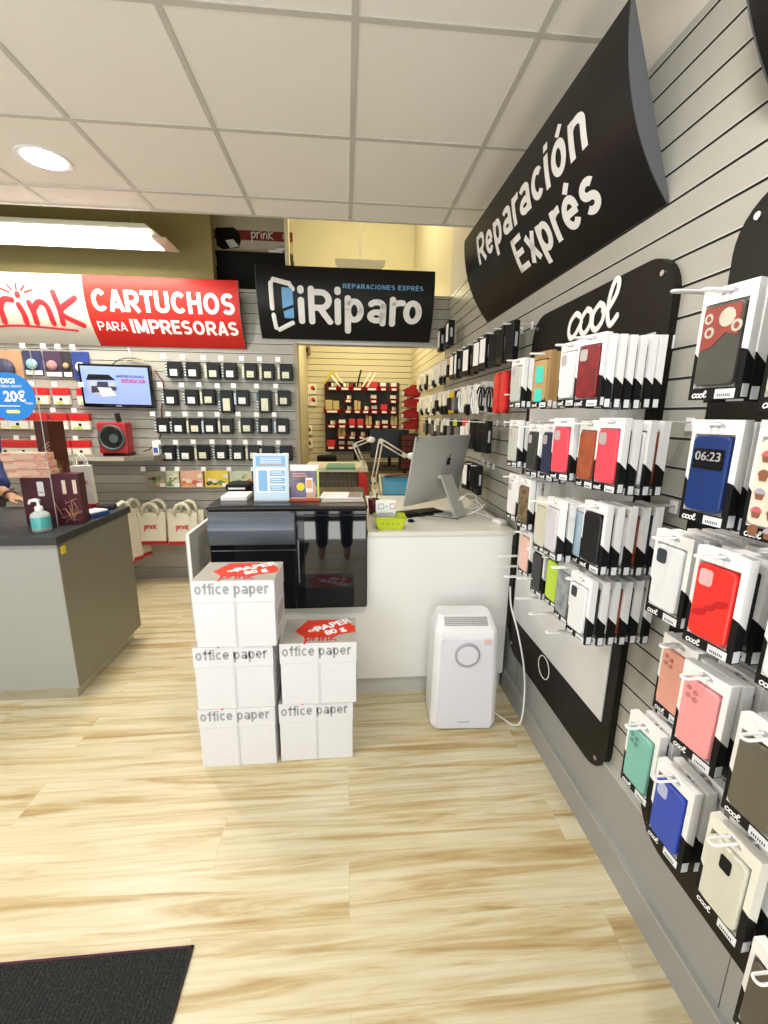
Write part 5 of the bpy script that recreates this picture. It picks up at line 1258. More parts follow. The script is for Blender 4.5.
# housing: slightly domed back with thin edges, tilted back
mb = MB(); w, h = 0.51, 0.388; nx, nz = 14, 12; F = []; 
for i in range(nx+1):
    row = []
    for j in range(nz+1):
        u, v = i/nx*2-1, j/nz*2-1
        d = 0.030*max(0,1-u*u)*max(0,1-v*v)**0.6
        row.append(mb.bm.verts.new((u*w/2,-0.004-d,v*h/2)))
    F.append(row)
idx = mb.mi(ALU)
for i in range(nx):
    for j in range(nz):
        f = mb.bm.faces.new((F[i][j],F[i+1][j],F[i+1][j+1],F[i][j+1])); f.material_index = idx; f.smooth = True
mb.box2((-w/2,-0.004,-h/2),(w/2,0.004,h/2),ALU); o = mb.build('housing',t,fix=False); TIL = radians(11)
o.location = (0.0,0.0,0.262); o.rotation_euler = (TIL,0,0); HS = o
mb = MB(); mb.box2((-w/2+0.004,0.0042,-h/2+0.004),(w/2-0.004,0.006,h/2-0.004),GLOSSB); mb.build('screen',o)
# apple-shaped maker's mark on the back
bm = bmesh.new(); pts = []
for a in range(0,360,12):
    A_ = radians(a); r_ = 0.0165*(1-0.10*abs(cos(A_*1.0))**6) ; x = r_*cos(A_)*(0.95); z = r_*1.05*sin(A_)
    if sin(A_) > 0.8: z -= 0.0035*(1-abs(cos(A_))/0.6)
    if sin(A_) < -0.85: z += 0.002*(1-abs(cos(A_))/0.53)
    if a in (0,12,348,24,336): x -= 0.0065*(1-abs(((a+180)%360-180))/36)
    pts.append((x,-0.0385,z))
bm.faces.new([bm.verts.new(p) for p in reversed(pts)]); bm.faces.new([bm.verts.new(p) for p in reversed([(0.001,-0.0385,0.0185),(0.009,-0.0385,0.024),(0.008,-0.0385,0.030),(0.001,-0.0385,0.025)])])
bmesh.ops.scale(bm,vec=(1.4,1,1.4),verts=bm.verts)
for f in bm.faces:
    f.normal_update()
    if f.normal.y > 0: f.normal_flip()
bmesh.ops.translate(bm,vec=(0.03,0,0.055),verts=bm.verts); bm_obj(bm,'maker_mark',mat('mark_black',(0.01,0.01,0.01),0.1),o)
mb = MB(); mb.prism([(-0.048,-0.050,0.23),(-0.048,-0.058,0.235),(-0.048,-0.172,0.012),(-0.048,-0.162,0.0),(-0.048,0.04,0.0),(-0.048,0.04,0.008),(-0.048,-0.152,0.010)],(0.10,0,0),ALU); mb.build('stand_foot',t)
mb = MB(); mb.box2((-0.047,-0.062,0.215),(0.051,-0.03,0.236),ALU); mb.cyl((-0.01,-0.068,0.130),(-0.01,-0.080,0.127),0.012,mat('socket_dark',(0.1,0.1,0.1),0.4),n=14); mb.build('hinge',t)
t = thing('keyboard','black keyboard pushed under the silver computer','keyboard',(0.43,2.42,ZW),radians(24))
mb = MB(); mb.box2((-0.15,-0.05,0),(0.13,0.06,0.016),BLACKM,bev=0.003)
for a in range(12):
    for b_ in range(4): mb.box2((-0.14+a*0.022,-0.042+b_*0.024,0.016),(-0.122+a*0.022,-0.022+b_*0.024,0.020),BLACK)
mb.build('body',t)
t = thing('mini_basket','lime green plastic basket holding cards on the white worktop','basket',(0.218,2.125,ZW))
LIME = mat('plastic_lime',(0.52,0.62,0.02),0.35)
mb = MB()
z0, z1 = 0.0, 0.062; a0, a1 = (0.062,0.042), (0.080,0.055)
for sx, sy in ((1,0),(-1,0),(0,1),(0,-1)):
    if sx: q = [(sx*a0[0],-a0[1],z0),(sx*a0[0],a0[1],z0),(sx*a1[0],a1[1],z1),(sx*a1[0],-a1[1],z1)]; v = (-sx*0.003,0,0)
    else: q = [(-a0[0],sy*a0[1],z0),(a0[0],sy*a0[1],z0),(a1[0],sy*a1[1],z1),(-a1[0],sy*a1[1],z1)]; v = (0,-sy*0.003,0)
    mb.prism(q,v,LIME)
mb.box2((-a0[0],-a0[1],0),(a0[0],a0[1],0.003),LIME)
for k in range(4): mb.box2((-0.045+k*0.026,-0.0545,0.028),(-0.035+k*0.026,-0.047,0.034),mat('plastic_lime_dark',(0.30,0.38,0.01),0.4))
mb.build('tub',t)
mb = MB(); mb.tube([(x*0.081,y*0.056,0.062) for x,y in ((-1,-1),(1,-1),(1,1),(-1,1))],0.003,LIME,n=6,closed=True); mb.build('rim',t)
t = thing('card_holder','clear holder with printed white cards standing in the lime basket','card holder',(0.20,2.135,ZW+0.0035))
mb = MB(); mb.box2((-0.052,0.0,0),(0.050,0.012,0.135),W,bev=0.001); mb.build('cards',t)
mb = MB()
for x,m_ in ((-0.04,TXTG),(0.02,mat('lettering_salmon',(0.65,0.22,0.16),0.5))):
    for (p,q) in (((0,0.09),(0.028,0.094)),((0,0.115),(0.028,0.119)),((0,0.09),(0.003,0.119)),((0.025,0.09),(0.028,0.119))): mb.box2((x+p[0],-0.0008,p[1]),(x+q[0],0,q[1]),m_)
mb.box2((-0.035,-0.0008,0.066),(0.035,0,0.072),TXTG); mb.box2((-0.008,-0.0008,0.10),(0.010,0,0.108),mat('print_mint',(0.45,0.62,0.5),0.5)); mb.build('card_print',t)
mb = MB(); mb.box2((-0.054,-0.022,0),(0.052,-0.020,0.085),CLEAR); mb.build('front_pane',t)
mb = MB(); mb.tube([(0.37+0.055*cos(a*pi/9)+0.006*a*0.3,2.33+0.03*sin(a*pi/9),ZW+0.004+0.022*abs(sin(a*pi/11))) for a in range(26)]+[(0.62,2.27,ZW+0.004)],0.0022,BLACKM,n=5); tag(mb.build('earphone_cable'),'thin black cable tangled in front of the silver computer','cable')
t = thing('plug_adapter','small black plug lying by the tangled cable on the worktop','plug',(0.345,2.235,ZW)); mb = MB(); mb.box2((-0.016,-0.012,0),(0.016,0.012,0.014),BLACKM,bev=0.004); mb.cyl((0.016,0,0.007),(0.03,0,0.007),0.004,CHROME,n=8); mb.build('body',t)
mb = MB()
mb.tube([(0.64,2.36,ZW+0.095),(0.70,2.42,ZW+0.12),(0.77,2.48,ZW+0.10),(0.80,2.50,ZW+0.01),(0.82,2.42,ZW+0.005),(0.80,2.30,ZW+0.005)],0.004,WIRE,n=6)
tag(mb.build('white_cable'),'white cable arching from the computer stand','cable')
mb = MB(); mb.tube([(0.74+0.06*cos(a*pi/7),2.42+0.10*sin(a*pi/7),ZW+0.005+0.030*(1+sin(a*pi/5))) for a in range(20)]+[(0.80,2.26,ZW+0.012),(0.82,2.18,ZW+0.01)],0.0035,WIRE,n=6)
tag(mb.build('white_cable'),'looped white charging cable heaped against the slatted wall','cable')
t = thing('power_adapter','white power adapter at the wall end of the white worktop','adapter',(0.815,2.17,ZW),radians(20)); mb = MB(); mb.box2((-0.025,-0.035,0),(0.02,0.035,0.026),W,bev=0.006); mb.build('body',t)
mb = MB(); mb.cyl((0,-0.035,0.013),(0,-0.055,0.013),0.003,CHROME,n=6); mb.build('pin',t)

# work tables beyond the counter
WT = mat('bench_cream',(0.62,0.55,0.36),0.5)
t = thing('work_table','cream workbench behind the white counter','work table',(0.53,3.32,0))
mb = MB(); mb.box2((-0.33,-0.27,0.865),(0.30,0.28,0.895),WT); mb.build('top',t)
for x in (-0.30,0.27):
    for y in (-0.24,0.25):
        mb = MB(); mb.box2((x-0.02,y-0.02,0),(x+0.02,y+0.02,0.865),WT); mb.build('leg',t)
t = thing('repair_tray','cream tray lined with a blue repair mat behind the computer','tray',(0.41,3.14,0.8955)); BLUEM = mat('mat_blue',(0.02,0.22,0.38),0.5)
mb = MB(); mb.prism([(-0.16,-0.05,0),(0.15,-0.05,0),(0.15,0.16,0.10),(-0.16,0.16,0.10)],(0,0.012,-0.0),WT)
for x in (-0.16,0.14): mb.prism([(x,-0.06,0),(x,-0.06,0.02),(x,0.16,0.125),(x,0.18,0.125),(x,0.18,0)],(0.012,0,0),WT)
mb.box2((-0.16,0.165,0),(0.152,0.18,0.128),WT); mb.build('frame',t)
mb = MB(); mb.prism([(-0.145,-0.052,0.004),(0.138,-0.052,0.004),(0.138,0.155,0.103),(-0.145,0.155,0.103)],(0,-0.004,0.004),BLUEM); mb.build('blue_mat',t)
mb = MB(); mb.tube([(-0.12,0.15,0.115),(-0.05,0.15,0.125),(0.05,0.15,0.128),(0.13,0.15,0.112)],0.010,mat('tool_brown',(0.20,0.07,0.03),0.5),n=6); mb.build('tool_roll',t)
t = thing('storage_cabinet','cream cabinet with green cutting mat, dark wire drawers and a red end','cabinet',(-0.03,3.50,0))
GM = mat('cutting_mat_green',(0.12,0.30,0.18),0.5)
mb = MB(); mb.box2((-0.30,-0.10,1.028),(0.20,0.35,1.062),WT); mb.build('top',t)
mb = MB(); mb.box2((-0.13,-0.101,1.046),(0.10,0.20,1.066),GM); mb.build('green_mat',t)
mb = MB(); mb.box2((-0.30,-0.06,0.0),(0.12,0.33,1.028),mat('drawer_dark',(0.085,0.07,0.045),0.5))
for k in range(9): mb.tube([(-0.19+k*0.035,-0.064,0.72),(-0.19+k*0.035,-0.064,1.02)],0.0025,mat('wire_brown',(0.20,0.17,0.11),0.4),n=4)
for k in range(6): mb.tube([(-0.19,-0.064,0.75+k*0.05),(0.11,-0.064,0.75+k*0.05)],0.0025,mat('wire_brown',(0.20,0.17,0.11),0.4),n=4)
mb.build('wire_front',t)
mb = MB(); mb.prism([(0.125,-0.10,0.0),(0.20,-0.10,0.0),(0.20,-0.10,0.99),(0.17,-0.10,1.024),(0.125,-0.10,1.026)],(0,0.40,0),cm('red_end',(0.50,0.02,0.015)),); mb.build('red_end',t)
mb = MB(); mb.box2((-0.30,-0.101,0.90),(-0.21,-0.065,1.005),mat('panel_violet_grey',(0.22,0.22,0.26),0.3)); mb.build('grey_cover',t)
# articulated lamps
LM = mat('lamp_cream',(0.66,0.60,0.45),0.4)
def arm_lamp(label, loc, joints, head, shade=True):
    t = thing('desk_lamp',label,'lamp',loc)
    mb = MB(); mb.cyl((0,0,0),(0,0,0.05),0.022,LM,n=14); mb.box2((-0.03,-0.03,-0.001),(0.03,0.03,0.008),LM); mb.build('clamp',t)
    for a,b_ in zip(joints,joints[1:]):
        mb = MB(); o = Vector((0,0.013,0))
        for s in (-1,1):
            d = (Vector(b_)-Vector(a)).normalized().cross(Vector((0,1,0)))*0.013*s
            mb.tube([Vector(a)+d,Vector(b_)+d],0.006,LM,n=5)
        mb.build('arm',t)
    for j in joints[1:]:
        mb = MB(); mb.cyl((j[0],j[1]-0.018,j[2]),(j[0],j[1]+0.018,j[2]),0.018,LM,n=14); mb.build('joint',t)
    mb = MB(); mb.sphere(head,0.028,W,sc=(1.2,1,0.9),n=14); a = Vector(head)
    if shade: mb.cyl(a+Vector((0.02,0,0)),a+Vector((0.14,0,-0.03)),0.03,LM,r2=0.075,n=24)
    mb.build('lamp_head',t)
arm_lamp('cream sprung-arm lamp whose arm reaches behind the silver computer',(0.225,3.07,0.8955),[(0,0,0.04),(-0.03,0,0.12),(0.02,0,0.395),(0.190,0,0.295)],(0.240,0,0.29))
arm_lamp('second cream arm lamp folded back behind the first',(0.13,3.47,1.0625),[(0,0,0.03),(-0.06,0,0.17),(0.045,0,0.215)],(0.07,0,0.215),False)
t = thing('yellow_sleeve','yellow sleeve on the folded lamp behind the counter','sleeve',(0.09,3.265,1.245)); mb = MB(); mb.box((0,0,0),(0.07,0.02,0.022),mat('sleeve_yellow',(0.60,0.40,0.12),0.5),bev=0.005); mb.build('sleeve',t)
bpy.data.objects.remove([c for c in bpy.data.objects if c.parent is t][0]); bpy.data.objects.remove(t)
t = thing('tool_cup','small dark red cup on the worktop behind the lime basket','cup',(0.158,2.46,ZW)); mb = MB(); mb.lathe([(0.0,0.0),(0.028,0.0),(0.034,0.085),(0.031,0.085),(0.026,0.004),(0.0,0.004)],mat('cup_dark_red',(0.14,0.02,0.03),0.35),n=20); mb.build('cup',t)
mb = MB(); mb.cyl((0.01,0,0.01),(0.02,0.005,0.12),0.004,BLACKM,n=6); mb.cyl((-0.01,0,0.01),(-0.018,0.002,0.125),0.004,W,n=6); mb.build('pens',t)

# ================================================================== BOXES OF PAPER
BXW = mat('carton_white',(0.80,0.805,0.825),0.5,var=0.015); BXT = mat('carton_top_grey',(0.40,0.38,0.33),0.45)
def paper_box(top):
    t = thing('paper_box','x','box',(0,0,0)); w, d, h = 0.312, 0.215, 0.281
    mb = MB(); mb.box2((-w/2+0.002,0.002,0),(w/2-0.002,d-0.002,h*0.70),BXW,bev=0.002); mb.build('body',t)
    mb = MB(); mb.box2((-w/2,0,h*0.68),(w/2,d,h-0.001),BXW,bev=0.0015)
    mb.box2((-w/2+0.001,0.001,h-0.001),(w/2-0.001,d-0.001,h),BXT); mb.build('lid',t)
    bm = fit_strokes('office paper',-0.146,0.134,h*0.80,h*0.80+0.047,0.178,0.74); bm_obj(bm,'lettering',TXTG,t,(0,-0.0008,0))
    mb = MB(); mb.box2((-0.004,-0.0006,0.003),(0.004,0.0022,h*0.68),mat('tape_clear_grey',(0.68,0.685,0.70),0.3)); mb.box2((-0.002,-0.0006,h*0.68),(0.001,0.0005,h-0.003),mat('tape_clear_grey',(0.68,0.685,0.70),0.3)); mb.build('tape',t)
    # side flap with the handhold
    mb = MB(); mb.box2((w/2-0.001,0.03,h*0.25),(w/2+0.0012,d-0.04,h*0.48),mat('carton_side_print',(0.52,0.51,0.49),0.5)); mb.build('side_flap',t)
    if top:
        mb = MB(); mb.prism([(-0.105,0.10,h+0.0006),(-0.06,0.05,h+0.0006),(0.03,0.045,h+0.0006),(0.152,0.085,h+0.0006),(0.152,0.13,h+0.0006),(0.10,0.20,h+0.0006),(-0.06,0.20,h+0.0006)],(0,0,-0.0008),cm('print_vermilion',(0.72,0.05,0.02),0.4)); mb.build('red_patch',t)
        for txt,x,y,s in (('OFFICE',-0.01,0.115,0.026),('PAPER',0.055,0.150,0.062),('80 g',0.065,0.095,0.052)):
            bm = text_bm(txt,s,0.0025); o = bm_obj(bm,'lettering',TXTW,t,(x,y,h+0.0012),(-pi/2,0,radians(28)))
        st, xx = prink('prink',False); bm = ribbon_bm(st,0.24,0.033); bmesh.ops.translate(bm,vec=(-xx*0.0165,0,0),verts=bm.verts)
        bm_obj(bm,'logo',TXTR,t,(0.01,0.018,h+0.0012),(-pi/2,0,0))
    return t
GP = 'white boxes of office paper'
bx = paper_box(True); bx.location = (-0.462,1.602,0); bx['label'] = 'white paper box at the bottom of the taller stack'; bx['group'] = GP
for x,y,z,r,lab in ((-0.457,1.598,0.2815,0.3,'white paper box in the middle of the taller stack'),(-0.437,1.592,0.563,-1.2,'white paper box with red printed lid, on top of the taller stack'),
                    (-0.136,1.612,0.0,0.5,'white paper box at the bottom of the shorter stack'),(-0.120,1.604,0.2815,-0.4,'white paper box with red printed lid, on top of the shorter stack')):
    dup(bx,(x,y,z),radians(r),lab)

# ================================================================== AIR PURIFIER
t = thing('air_purifier','white upright air purifier with a round dial in front of the counter','air purifier',(0.553,1.84,0),radians(-3))
PW = mat('purifier_white',(0.80,0.80,0.80),0.3,var=0.01); PF = mat('purifier_front',(0.74,0.74,0.80),0.28,var=0.01)
mb = MB()
secs = [(0.0,0.150,-0.088,0.105),(0.025,0.158,-0.095,0.11),(0.30,0.156,-0.090,0.11),(0.44,0.150,-0.080,0.108),(0.49,0.147,-0.070,0.105),(0.553,0.128,-0.010,0.10)]
R_ = []
for z,hw,yf,yb in secs:
    c = 0.022; R_.append([mb.bm.verts.new(p) for p in ((-hw+c,yf,z),(hw-c,yf,z),(hw,yf+c,z),(hw,yb-c,z),(hw-c,yb,z),(-hw+c,yb,z),(-hw,yb-c,z),(-hw,yf+c,z))])
ii = mb.mi(PW)
for a,b_ in zip(R_,R_[1:]):
    for k in range(8): f = mb.bm.faces.new((a[k],a[(k+1)%8],b_[(k+1)%8],b_[k])); f.material_index = ii
mb.bm.faces.new(list(reversed(R_[0]))); mb.bm.faces.new(R_[-1]); o = mb.build('body',t); bv = o.modifiers.new('b','BEVEL'); bv.width = 0.006; bv.segments = 3
mb = MB(); mb.prism([(-0.128,-0.103,0.012),(0.128,-0.103,0.012),(0.133,-0.103,0.05),(0.122,-0.087,0.47),(-0.122,-0.087,0.47),(-0.133,-0.103,0.05)],(0,0.02,0),PF); o = mb.build('front_panel',t); bv = o.modifiers.new('b','BEVEL'); bv.width = 0.004; bv.segments = 2
mb = MB(); ring(mb,0.048,0.058,-0.0985,0.0,0.395,mat('dial_ring_grey',(0.42,0.42,0.46),0.25),0.01,40); o = mb.build('dial_ring',t)
mb = MB(); mb.cyl((0,-0.0975,0.395),(0,-0.09,0.395),0.050,PF,n=40); mb.build('dial',t)
mb = MB()
GRL = mat('grille_grey',(0.40,0.40,0.38),0.5)
a, b_ = Vector((0,-0.070,0.492)), Vector((0,-0.010,0.555)); dv = (b_-a)
for k in range(5):
    p = a+dv*(0.42+0.11*k); mb.tube([p+Vector((-0.10,0,0.001)),p+Vector((0.10,0,0.001))],0.0022,GRL,n=4)
for k in range(24): p = Vector((-0.10+k*0.0087,0,0)); mb.tube([a+dv*0.42+p+Vector((0,0,0.001)),a+dv*0.88+p+Vector((0,0,0.001))],0.0012,GRL,n=4)
mb.build('vent_grille',t)
mb = MB()
for x in (-0.05,-0.015,0.02,0.055): p = a+dv*0.2; mb.cyl((x,p.y,p.z),(x,p.y-0.002,p.z+0.002),0.005,LABELM,n=10)
mb.build('buttons',t)
mb = MB(); mb.box2((0.075,-0.0915,0.445),(0.108,-0.088,0.470),mat('sticker_peach',(0.78,0.55,0.50),0.5)); mb.build('sticker',t)
lettering('AIR PURIFIER',0.010,TXTG,t,(-0.005,-0.1035,0.045),bold=0.0004,name='badge') if False else None
mb = MB(); 
for k in range(8): mb.box2((-0.03+k*0.0072,-0.1045,0.046),(-0.025+k*0.0072,-0.1025,0.051),TXTG)
mb.build('badge',t)
mb = MB(); pts = [(0.70,1.90,0.06),(0.725,1.86,0.014),(0.765,1.80,0.006),(0.80,1.745,0.010),(0.822,1.72,0.06),(0.832,1.735,0.20),(0.826,1.76,0.33),(0.815,1.83,0.46),(0.81,1.92,0.55),(0.812,1.955,0.64)]
P2 = []
for i in range(len(pts)-1):
    a_,b2_,c_,d_ = [Vector(pts[max(0,min(len(pts)-1,j))]) for j in (i-1,i,i+1,i+2)]
    for k in range(5):
        s = k/5; P2.append(0.5*((2*b2_)+(-a_+c_)*s+(2*a_-5*b2_+4*c_-d_)*s*s+(-a_+3*b2_-3*c_+d_)*s**3))
P2.append(Vector(pts[-1])); mb.tube(P2,0.0042,W,n=7); tag(mb.build('mains_cable'),'white power cord drooping from the board to the air purifier','cord')
t = thing('cable_clip','small white clip on the plinth beside the drooping cord','clip',(0.8575,2.0,0.345)) ; mb = MB(); mb.box2((-0.012,-0.01,-0.02),(0.0,0.01,0.02),W,bev=0.003); mb.build('clip',t)
bpy.data.objects.remove([c for c in bpy.data.objects if c.parent is t][0]); bpy.data.objects.remove(t)
# entrance mat
t = thing('door_mat','black ribbed doormat at the edge of the pale floor','doormat',(-1.30,-0.1,0))
MATM = ramp_mat('mat_ribbed_black',[(0.35,(0.004,0.005,0.005)),(0.55,(0.014,0.016,0.015)),(0.72,(0.045,0.05,0.047))],190,rough=0.95)
mb = MB(); mb.box2((-1.2,-0.8,0.0),(0.86,1.05,0.005),MATM)
for k in range(130): mb.box2((-0.70+k*0.012,-0.2,0.005),(-0.694+k*0.012,1.05,0.0065),MATM)
mb.build('carpet',t)
mb = MB(); mb.box2((0.855,-0.8,0),(0.862,1.055,0.0075),mat('mat_edge',(0.015,0.013,0.014),0.8)); mb.box2((-1.2,1.05,0),(0.862,1.056,0.0075),mat('mat_edge_plum',(0.06,0.012,0.03),0.8)); mb.build('bound_edge',t)

# ================================================================== PERSON BEHIND THE GREY COUNTER (sleeve, forearm and hand in view)
SKIN = mat('skin_tanned',(0.42,0.23,0.13),0.5,var=0.05,vscale=12); NAVY = mat('cloth_navy',(0.012,0.022,0.11),0.8,var=0.25,vscale=18,bump=0.3,bscale=60)
def skinned(name, verts, edges, radii, m, parent=None, sub=2, root=0):
    me = bpy.data.meshes.new(name); me.from_pydata(verts,edges,[]); me.materials.append(m)
    o = bpy.data.objects.new(name,me); COL.objects.link(o)
    sk = o.modifiers.new('s','SKIN'); sk.use_smooth_shade = True
    if not me.skin_vertices: me.attributes.new if False else None
    for i,r in enumerate(radii):
        v = me.skin_vertices[0].data[i]; v.radius = (r,r) if not isinstance(r,tuple) else r; v.use_root = (i == root)
    ss = o.modifiers.new('u','SUBSURF'); ss.levels = sub; ss.render_levels = sub
    dg = bpy.context.evaluated_depsgraph_get(); m2 = bpy.data.meshes.new_from_object(o.evaluated_get(dg)); bpy.data.objects.remove(o)
    for p in m2.polygons: p.use_smooth = True
    if not m2.materials: m2.materials.append(m)
    o = bpy.data.objects.new(name,m2); COL.objects.link(o)
    if parent: o.parent = parent
    return o
P = thing('person','person in a navy top behind the grey counter, forearm resting on it','person',(-2.55,3.12,0))
V = [(0,0,0.93),(0,0,1.10),(0,0,1.28),(0.0,0,1.42),(0,-0.01,1.50),(0,-0.03,1.60),(0,-0.035,1.68),      # 0..6 trunk, neck, head
     (0.17,0,1.40),(0.23,-0.12,1.09),(0.36,-0.23,0.985),(0.49,-0.31,0.945),(0.535,-0.33,0.938),         # right arm to palm 7..11
     (-0.17,0,1.40),(-0.22,0.02,1.12),(-0.20,-0.10,0.92),(-0.18,-0.16,0.86),                             # left arm 12..15
     (0.09,0,0.86),(0.10,-0.01,0.48),(0.10,0.02,0.09),(0.10,-0.12,0.03),                                  # legs 16..19
     (-0.09,0,0.86),(-0.10,-0.01,0.48),(-0.10,0.02,0.09),(-0.10,-0.12,0.03)]
E_ = [(0,1),(1,2),(2,3),(3,4),(4,5),(5,6),(3,7),(7,8),(8,9),(9,10),(10,11),(3,12),(12,13),(13,14),(14,15),(0,16),(16,17),(17,18),(18,19),(0,20),(20,21),(21,22),(22,23)]
Rr = [(.14,.10),(.125,.09),(.15,.10),(.12,.085),(.055,.055),(.085,.095),(.07,.085),(.06,.055),(.043,.043),(.037,.035),(.026,.022),(.030,.014),(.06,.055),(.043,.043),(.03,.03),(.03,.02),(.085,.085),(.058,.058),(.042,.042),(.035,.03),(.085,.085),(.058,.058),(.042,.042),(.035,.03)]
# fingers of the resting hand, curled down onto the worktop, thumb from the side of the palm
base = Vector((0.545,-0.335,0.938)); d = Vector((0.9,-0.30,0)).normalized(); s = Vector((0.30,0.9,0)).normalized()
for k,(off,L) in enumerate(((-0.027,0.060),(-0.009,0.070),(0.009,0.066),(0.026,0.052))):
    n0 = len(V); p = base+s*off
    V += [tuple(p+d*0.02), tuple(p+d*(0.02+L*0.5)+Vector((0,0,0.006))), tuple(p+d*(0.02+L*0.85)+Vector((0,0,-0.010))), tuple(p+d*(0.02+L)+Vector((0,0,-0.022)))]
    E_ += [(11,n0),(n0,n0+1),(n0+1,n0+2),(n0+2,n0+3)]; Rr += [(.0095,.009),(.009,.0085),(.008,.0075),(.0065,.006)]
n0 = len(V); p = Vector((0.505,-0.345,0.936)); V += [tuple(p+Vector((0.018,-0.028,0))),tuple(p+Vector((0.048,-0.046,-0.008))),tuple(p+Vector((0.070,-0.050,-0.014)))]; E_ += [(10,n0),(n0,n0+1),(n0+1,n0+2)]; Rr += [(.012,.011),(.010,.009),(.008,.007)]
skinned('body',V,E_,Rr,SKIN,P)
skinned('navy_top',[(0,0,0.90),(0,0,1.10),(0,0,1.28),(0.0,0,1.42),(0.17,0,1.415),(0.235,-0.12,1.10),(0.335,-0.21,1.02),(0.395,-0.245,1.0),(-0.17,0,1.415),(-0.225,0.02,1.12),(-0.21,-0.06,1.0),(0,-0.005,1.475)],
        [(0,1),(1,2),(2,3),(3,4),(4,5),(5,6),(6,7),(3,8),(8,9),(9,10),(3,11)],[(.17,.125),(.155,.115),(.175,.125),(.15,.115),(.085,.08),(.075,.075),(.065,.065),(.06,.06),(.085,.08),(.07,.07),(.06,.06),(.075,.075)],NAVY,P)
skinned('trousers',[(0,0,0.92),(0.09,0,0.85),(0.10,-0.01,0.48),(0.10,0.02,0.12),(-0.09,0,0.85),(-0.10,-0.01,0.48),(-0.10,0.02,0.12)],[(0,1),(1,2),(2,3),(0,4),(4,5),(5,6)],[(.15,.115),(.10,.10),(.075,.075),(.06,.06),(.10,.10),(.075,.075),(.06,.06)],mat('cloth_dark',(0.03,0.03,0.04),0.8),P)
mb = MB(); mb.sphere((0,-0.015,1.70),0.105,mat('hair_dark',(0.03,0.02,0.015),0.6),sc=(0.92,1.0,1.0),n=20)
o = mb.build('hair',P)
bmh = bmesh.new(); bmh.from_mesh(o.data)
bmesh.ops.bisect_plane(bmh,geom=bmh.verts[:]+bmh.edges[:]+bmh.faces[:],plane_co=(0,-0.06,1.69),plane_no=(0,-0.75,-0.66),clear_outer=True); bmh.to_mesh(o.data); bmh.free()
mb = MB()
for sx in (-1,1):
    mb.sphere((sx*0.032,-0.122,1.645),0.012,W,n=10); mb.sphere((sx*0.032,-0.132,1.645),0.006,BLACKM,n=8); mb.sphere((sx*0.088,-0.03,1.63),0.028,SKIN,sc=(0.35,0.7,1.1),n=10)
mb.cyl((0,-0.118,1.64),(0,-0.145,1.61),0.008,SKIN,r2=0.016,n=10); mb.tube([(-0.025,-0.120,1.575),(0,-0.127,1.572),(0.025,-0.120,1.575)],0.005,mat('lips',(0.40,0.15,0.12),0.5),n=6)
mb.build('face',P)
mb = MB(); c = Vector((0.455,-0.288,0.957)); ax = Vector((0.13,-0.08,-0.04)).normalized(); u = ax.cross(Vector((0,0,1))).normalized(); w_ = ax.cross(u)
for off in (0,0.014): mb.tube([c+ax*off+u*0.034*cos(a*pi/10)+w_*0.031*sin(a*pi/10) for a in range(20)],0.005,mat('strap_brown',(0.10,0.035,0.02),0.5),n=6,closed=True)
mb.build('bracelet',P)

Q = thing('person','person in dark clothes standing in the shop entrance, mirrored in the black glass door','person',(-0.13,-0.34,0))
DARKC = mat('cloth_black',(0.012,0.012,0.015),0.85)
skinned('body',[(0,0,0.92),(0,0,1.12),(0,0,1.32),(0,0,1.44),(0,0.02,1.53),(0,0.03,1.66),(0,0.02,1.73),(0.19,0,1.41),(0.24,0.05,1.14),(0.20,0.20,1.30),(-0.19,0,1.41),(-0.24,0.05,1.14),(-0.10,0.22,1.32),(0.12,0,0.85),(0.125,0.01,0.48),(0.13,-0.02,0.09),(0.13,0.12,0.03),(-0.12,0,0.85),(-0.125,0.01,0.48),(-0.13,-0.02,0.09),(-0.13,0.12,0.03)],
        [(0,1),(1,2),(2,3),(3,4),(4,5),(5,6),(3,7),(7,8),(8,9),(3,10),(10,11),(11,12),(0,13),(13,14),(14,15),(15,16),(0,17),(17,18),(18,19),(19,20)],
        [(.14,.10),(.13,.09),(.15,.10),(.12,.085),(.055,.055),(.08,.09),(.065,.08),(.06,.055),(.045,.045),(.032,.03),(.06,.055),(.045,.045),(.032,.03),(.09,.09),(.06,.06),(.042,.042),(.04,.03),(.09,.09),(.06,.06),(.042,.042),(.04,.03)],SKIN,Q)
skinned('clothes',[(0,0,0.90),(0,0,1.12),(0,0,1.32),(0,0,1.43),(0.20,0,1.40),(0.25,0.05,1.14),(0.215,0.17,1.27),(-0.20,0,1.40),(-0.25,0.05,1.14),(-0.13,0.18,1.29),(0.12,0,0.85),(0.125,0.01,0.48),(0.13,-0.02,0.10),(-0.12,0,0.85),(-0.125,0.01,0.48),(-0.13,-0.02,0.10)],
        [(0,1),(1,2),(2,3),(3,4),(4,5),(5,6),(3,7),(7,8),(8,9),(0,10),(10,11),(11,12),(0,13),(13,14),(14,15)],
        [(.165,.12),(.15,.11),(.17,.115),(.125,.095),(.075,.07),(.06,.06),(.045,.045),(.075,.07),(.06,.06),(.045,.045),(.105,.105),(.08,.08),(.065,.065),(.105,.105),(.08,.08),(.065,.065)],DARKC,Q)
# ================================================================== LIGHT AND CAMERA
def area(name, loc, rot, sx, sy, e, col=(1,1,1)):
    l = bpy.data.lights.new(name,'AREA'); l.shape = 'RECTANGLE'; l.size = sx; l.size_y = sy; l.energy = e; l.color = col
    o = bpy.data.objects.new(name,l); COL.objects.link(o); o.location = loc; o.rotation_euler = rot; return o
